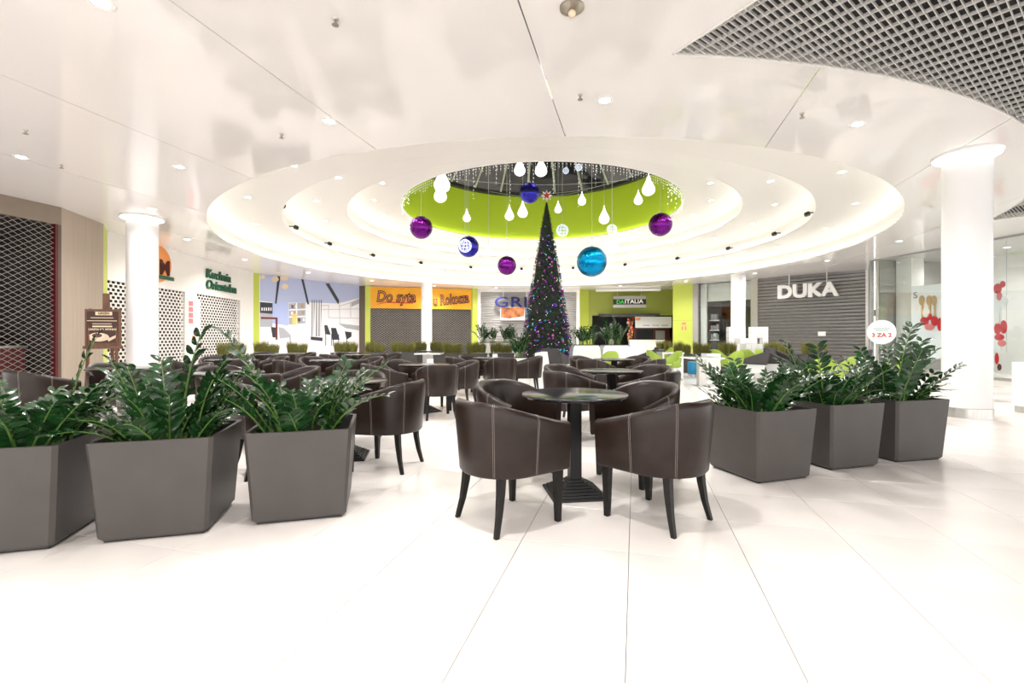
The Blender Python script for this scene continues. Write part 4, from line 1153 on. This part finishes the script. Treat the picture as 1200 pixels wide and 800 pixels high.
# icicle light curtain along the lower drum edge, nobody could count the bulbs
q = random.Random(2); mb = MB(); wires = MB()
for k in range(300):
    a = 2*PI*k/300; x, y = CC.x+(R4-.04)*math.cos(a), CC.y+(R4-.04)*math.sin(a); z1 = zs[3]-.02; ln = q.uniform(.08,.26)
    wires.tube([(x,y,z1),(x,y,z1-ln)], .0025, 3)
    zz = z1-.03
    while zz > z1-ln: mb.sphere((x, y, zz), .006, 4, 3); zz -= .07
ic = thing('icicle_lights', 'curtain of tiny white icicle lights along the drum edge', 'light string', (0,0,0))
tag(mb.build('bulb', 'led', ic), kind='stuff'); tag(wires.build('wire', 'cord', ic), kind='stuff')
q = random.Random(12)
for px0, sgn in ((0, 1), (1, 1)):
    mb = MB(); wires = MB()
    for k in range(20):
        a = math.radians((176 if px0 == 0 else -18)+k*1.25); z1 = ZD-.1-q.uniform(0,.5)
        x, y = CC.x+(R4-.06)*math.cos(a), CC.y+(R4-.06)*math.sin(a); ln = q.uniform(.7,1.5)
        wires.tube([(x,y,z1),(x,y,z1-ln)], .003, 3); zz = z1-q.uniform(0,.1)
        while zz > z1-ln: mb.sphere((x+q.uniform(-.03,.03), y+q.uniform(-.03,.03), zz), .011, 5, 4); zz -= q.uniform(.12,.24)
    o = thing('light_curtain', 'white fairy light curtain on the green drum, '+('hoarding side' if px0 == 0 else 'thick column side'), 'light string')
    tag(mb.build('bulb', 'led', o), kind='stuff'); tag(wires.build('wire', 'cord', o), kind='stuff')
for k in range(9):
    a = math.radians(35+k*14); r = 3.2+.7*((k*7) % 3)/2; x, y = CC.x+r*math.cos(a), CC.y+r*math.sin(a)
    z1 = roofz(x, y); ln = 1.0+.25*((k*5) % 4)
    o = thing('light_strand', 'short strand of white fairy lights hanging from the rooflight', 'light string', (x, y, z1), group='light strands under the rooflight')
    MB().tube([(0,0,0),(0,0,-ln)], .004, 4).build('wire', 'cord', o)
    mb = MB(); zz = -.3
    while zz > -ln: mb.sphere((.02*math.sin(zz*9), 0, zz), .012, 5, 4); zz -= .16
    tag(mb.build('bulb', 'led', o), kind='stuff')
for k, (a0, a1) in enumerate(((35,150),(60,115),(20,95))):
    mb = MB(); p = [CC+(R4-.1)*Vector((math.cos(math.radians(a)), math.sin(math.radians(a)))) for a in (a0, a1)]
    mb.tube([(*p[0].lerp(p[1], t), ZD+.05-.25*math.sin(PI*t)) for t in [i/12 for i in range(13)]], .008, 5)
    tag(mb.build('stay_cable', 'cord'), 'thin pale stay cable stretched across the rooflight', 'cable', 'stay cables under the rooflight')

# ================================================================ LOUNGE FURNITURE, TUBS, SCREEN
def shell_chair(loc, deg, label, m='green_plastic', s=1.0, group='green shell chairs'):
    o = thing('shell_chair', label, 'chair', loc, math.radians(deg-90), group)
    tub_shell(W=.28, yb=.02, yf=.20, zb=.36, zlo=.52, zhi=.80, th=.03, zseat=.42, taper=.08, n=28, power=2.2).build('shell', m, o, smooth=True)
    mb = MB().lathe([(0,.36),(.22,.37),(.245,.40),(.235,.43),(.18,.445),(0,.44)], 28, 0, .01); mb.build('seat', m, o, smooth=True)
    for a in (45, 135, 225, 315):
        c, s_ = math.cos(math.radians(a)), math.sin(math.radians(a))
        MB().tube([(.10*c,.10*s_,.37),(.25*c,.25*s_,.01)], .010, 6).build('leg', 'steel', o)
    return o
for px, d, a, lb in ((714, 12.9, 95, 'lime green shell chair before the white tubs'), (768, 13.6, 20, 'lime green shell chair seen side-on by the white slab table'), (786, 17.9, 100, 'lime green shell chair behind the white slab table'),
                     (788, 12.6, 200, 'lime green shell chair in front of the white slab table'), (844, 14.6, 20, 'lime green shell chair by the steel post table'), (860, 12.8, 100, 'lime green shell chair before the chequered screen'),
                     (874, 14.4, 60, 'lime green shell chair close to the chequered screen'), (895, 14.6, -70, 'lime green shell chair at the edge of the chequered screen'),
                     (985, 9.2, 120, 'lime green shell chair behind the middle column-side planter'), (1045, 9.0, 100, 'lime green shell chair behind the planter nearest the column'), (965, 8.2, 60, 'lime green shell chair behind the planters by the DUKA shutter')):
    shell_chair((P(px, d), d, 0), a, lb)
def lounge(px, d, deg, label):
    o = thing('lounge_chair', label, 'chair', (P(px, d), d, 0), math.radians(deg-90), 'charcoal lounge chairs')
    MB().add([(-.33,-.30,.16),(.33,-.30,.16),(.30,.32,.20),(-.30,.32,.20),(-.36,-.36,.44),(.36,-.36,.44),(.33,.34,.42),(-.33,.34,.42)], [(3,2,1,0),(4,5,6,7)]+[(i,(i+1)%4,(i+1)%4+4,i+4) for i in range(4)]).build('seat', 'white_gloss', o)
    MB().add([(-.35,-.30,.42),(.35,-.30,.42),(.35,-.40,.42),(-.35,-.40,.42),(-.24,-.42,.86),(.24,-.42,.86),(.24,-.48,.84),(-.24,-.48,.84)], [(3,2,1,0),(4,5,6,7)]+[(i,(i+1)%4,(i+1)%4+4,i+4) for i in range(4)]).build('backrest', 'charcoal_fabric', o)
    for sx in (-1, 1):
        MB().add([(sx*.30,-.38,.40),(sx*.37,-.38,.40),(sx*.36,.30,.42),(sx*.31,.30,.42),(sx*.22,-.44,.80),(sx*.29,-.44,.80),(sx*.36,.28,.52),(sx*.31,.28,.52)], [(3,2,1,0),(4,5,6,7)]+[(i,(i+1)%4,(i+1)%4+4,i+4) for i in range(4)]).build('armrest', 'charcoal_fabric', o)
        for sy in (-1, 1): MB().tube([(sx*.24, sy*.24, .18), (sx*.28, sy*.28, 0)], .014, 6).build('leg', 'steel', o)
    MB().box(-.28,.28,-.28,.30,.43,.47).build('cushion', 'charcoal_fabric', o)
for px, d, a, lb in ((652, 13.4, 60, 'charcoal lounge chair with white seat shell before the Christmas tree'), (881, 13.4, 150, 'charcoal lounge chair before the chequered screen'), (919, 13.5, -60, 'charcoal lounge chair beside the grass trough of the DUKA shutter'),
                     (938, 11.2, 110, 'charcoal lounge chair behind the middle planters'), (996, 12.4, 140, 'charcoal lounge chair before the round promotion sign'), (752, 14.6, 170, 'charcoal lounge chair by the restaurant counter')):
    lounge(px, d, a, lb)
o = thing('white_armchair', 'white faceted armchair shell at the foot of the Christmas tree', 'chair', (P(634, 10.9), 10.9, 0), .3)
MB().frustum([(-.18,-.3,0),(.18,-.3,0),(.18,.3,0),(-.18,.3,0)], [(-.07,-.22,.84),(.07,-.22,.84),(.07,.2,.80),(-.07,.2,.80)]).build('back_shell', 'white_gloss', o)
MB().frustum([(.12,-.3,.1),(.6,-.26,.12),(.6,.26,.12),(.12,.3,.1)], [(.12,-.3,.42),(.66,-.28,.42),(.66,.28,.42),(.12,.3,.42)]).build('seat', 'charcoal_fabric', o)
# white rounded tubs with plants
def tub_plant(px, d, w, label, h=.93, nf=18, seed=1, sc=1.0, group='white tubs'):
    o = thing('plant_tub', label, 'planter', (P(px, d), d, 0), 0, group)
    pts = [(-w/2*.92,0),(w/2*.92,0),(w/2,.25),(w/2,h*.62),(w/2*.90,h*.92),(w/2*.80,h),(-w/2*.80,h),(-w/2*.90,h*.92),(-w/2,h*.62),(-w/2,.25)]
    MB().prism(pts, -.35, .35).build('tub', 'white_gloss', o)
    MB().box(-w/2*.72, w/2*.72, -.25, .25, h, h+.02).build('soil', 'soil', o)
    q = random.Random(seed)
    for k in range(nf):
        a = q.uniform(0, 2*PI)
        put('frond', FR[q.randrange(len(FR))], o, loc=(q.uniform(-w*.32, w*.32), q.uniform(-.2,.2), h), rot=(q.uniform(-.15,.15), q.uniform(-.05,.4), a), scale=q.uniform(.85,1.2)*sc)
tub_plant(685.5, 14.0, .86, 'white rounded tub with a dark green plant beside the tree', seed=3)
tub_plant(719.5, 14.0, .84, 'white rounded tub with a dark green plant beneath the DA ITALIA sign', seed=4)
tub_plant(572, 18.5, .9, 'white tub with a wide dark green plant before the GRILL letters', h=.95, seed=5, nf=22)
tub_plant(596, 18.8, .7, 'white tub with a dark green plant under the food poster', h=.95, seed=6, nf=18)
tub_plant(610, 14.2, .5, 'low white tub with a dark green plant at the foot of the tree', h=.55, seed=7, nf=22, sc=.95)
# white slab table, steel post table, pouf, white cabinet
o = thing('slab_table', 'white slab-legged table among the green shell chairs', 'table', (P(785, 13.9), 13.9, 0))
MB().box(-.32,.32,-.3,.3,.69,.73).build('table_top', 'white_gloss', o); MB().box(-.30,-.26,-.28,.28,0,.69).build('slab_leg', 'white_gloss', o); MB().box(.02,.30,-.28,.28,0,.69).build('slab_leg', 'white_gloss', o)
o = thing('post_table', 'square white table on a brushed steel post', 'table', (P(822, 11.3), 11.3, 0))
MB().box(-.40,.40,-.36,.36,.66,.69).build('table_top', 'white_gloss', o); MB().box(-.085,.085,-.085,.085,.012,.66).build('post', 'steel', o); MB().box(-.2,.2,-.2,.2,0,.012).build('base_plate', 'steel', o)
o = thing('post_table', 'white cafe table with metal post before the slim column of the orange signs', 'table', (P(503, 14.6), 14.6, 0))
MB().box(-.40,.40,-.34,.34,.64,.68).build('table_top', 'white_gloss', o); MB().box(-.20,.12,-.03,.03,.02,.64).build('post', 'steel', o); MB().box(-.25,.25,-.2,.2,0,.02).build('base_plate', 'steel', o)
o = thing('pouf', 'round turquoise blue pouf with steel foot', 'pouf', (P(812, 13.9), 13.9, 0))
MB().lathe([(.0,.08),(.14,.08),(.15,.10),(.15,.42),(.13,.45),(0,.45)], 28).build('cushion', 'blue_fabric', o, smooth=True); MB().lathe([(0,0),(.14,0),(.14,.08),(0,.08)], 28).build('steel_foot', 'steel', o, smooth=True)
o = thing('low_cabinet', 'low white cabinet behind the steel post table', 'cabinet', (P(833, 13.6), 13.6, 0))
MB().box(-.20,.20,-.2,.2,.03,.70).build('body', 'white_gloss', o); MB().box(-.18,.18,-.215,-.2,.06,.67).build('door', 'white_gloss', o); MB().box(-.18,.18,-.18,.18,0,.03).build('plinth', 'steel', o)
o = thing('low_partition', 'dark grey low partition under the grass by the lime pillar', 'partition', (P(826, 16.6), 16.6, 0))
MB().box(-1.0,1.0,-.08,.08,0,.56).build('body', 'box_grey', o); MB().box(-1.02,1.02,-.10,.10,.56,.60).build('cap', 'near_black', o)
# chequered screen: white square modules, some left open, some grey
sc_ = thing('chequered_screen', 'white cube screen with open and grey squares', 'screen', (P(852.5, 15.9), 15.9, 0))
nx, nz, cs = 7, 8, .19
fills = {(1,5):'print_grey', (2,4):'wall_white', (4,4):'wall_white'}
openc = {(3,7), (3,6), (5,5)}; greyc = {(1,5): 'tile_pale_grey', (2,4): 'tile_pale_grey', (6,4): 'tile_pale_grey', (5,6): 'wall_white'}
for i in range(nx):
    for j in range(nz):
        if (i, j) in openc: continue
        MB().box(i*cs+.003, (i+1)*cs-.003, -.10, .10, j*cs+.003, (j+1)*cs-.003).build('cube', greyc.get((i, j), 'white_gloss'), sc_)
# easel with the brown coffee board
d_e = 9.4
ez = thing('easel_sign', 'brown wooden easel with a coffee menu board', 'sign', (P(124, d_e), d_e, 0), rz=.25)
def eZ(py): return Z(py, d_e)
for x in (-.24, .24): MB().tube([(x*.95, -.06, eZ(362)), (x*1.05, -.16, 0)], .028, 6).build('leg', 'wood_brown', ez)
MB().tube([(.02, .02, eZ(345)), (.02, .30, 0)], .028, 6).build('leg', 'wood_brown', ez)
MB().box(-.03, .07, -.05, .0, eZ(364), eZ(344)).build('head_post', 'wood_brown', ez)
bd = MB().box(-.30, .30, -.10, -.07, eZ(405), eZ(362.5)).build('board', 'wood_brown', ez)
MB().box(-.265, .265, -.106, -.10, eZ(401.5), eZ(365)).build('board_face', 'board_brown', bd)
MB().box(-.12, .16, -.11, -.106, eZ(369.5), eZ(365.5)).build('logo_box', 'cream', bd)
text('GREEN', .062, .002, 'lettering', 'board_brown', bd, loc=(.02, -.112, eZ(367.5)), off=.002)
for py, w_ in ((372.5,.20),(376,.26),(379.5,.17)): MB().box(-w_, w_-.02, -.11, -.106, eZ(py)-.006, eZ(py)+.006).build('printed_line', 'cream', bd)
MB().box(-.17, .16, -.11, -.106, eZ(382.5)-.014, eZ(382.5)+.014).build('printed_line', 'cream', bd)
text('CIASTA NA WYNOS', .052, .002, 'lettering', 'cream', bd, loc=(0, -.109, eZ(386)), off=.001)
def ell(nm, m, cx, cz, rx, rz_, y0, y1): MB().prism([(cx+rx*math.cos(2*PI*i/24), cz+rz_*math.sin(2*PI*i/24)) for i in range(24)], y0, y1).build(nm, m, bd)
ell('printed_saucer', 'cup', -.07, eZ(395), .18, .085, -.110, -.106); ell('printed_cup', 'cream', -.09, eZ(393.5), .12, .065, -.112, -.110); ell('printed_coffee', 'coffee', -.09, eZ(393), .085, .042, -.114, -.112)
MB().prism([(.08,eZ(397)),(.24,eZ(392)),(.25,eZ(394.5)),(.10,eZ(400))], -.112, -.106).build('printed_biscuit', 'cup', bd)
MB().box(-.32, .32, -.13, -.05, eZ(408.5), eZ(405)).build('ledge', 'wood_brown', ez)
# small things on tables
for (x, y, z, lb) in ((-1.3, 7.45, .75, 'white napkin holder on the granite table one row behind'), (-.35, 9.7, .75, 'white napkin holder on the table nearest the Christmas tree')):
    o = thing('napkin_holder', lb, 'napkin holder', (x, y, z))
    MB().box(-.06,.06,-.035,.035,0,.012).build('base', 'steel', o); MB().box(-.05,.05,-.02,.02,.012,.075).build('napkins', 'white_paint', o)

for k in range(4):  # extra downlights, added to brighten the interior behind the glass shopfront
    p_ = S13.p0+S13.dir*(1.0+k*1.7)+Vector((-S13.dir.y, S13.dir.x))*1.9
    downlight(p_.x, p_.y, CEIL, 'round recessed downlight inside the column side shop', 'downlights inside the column side shop', True)
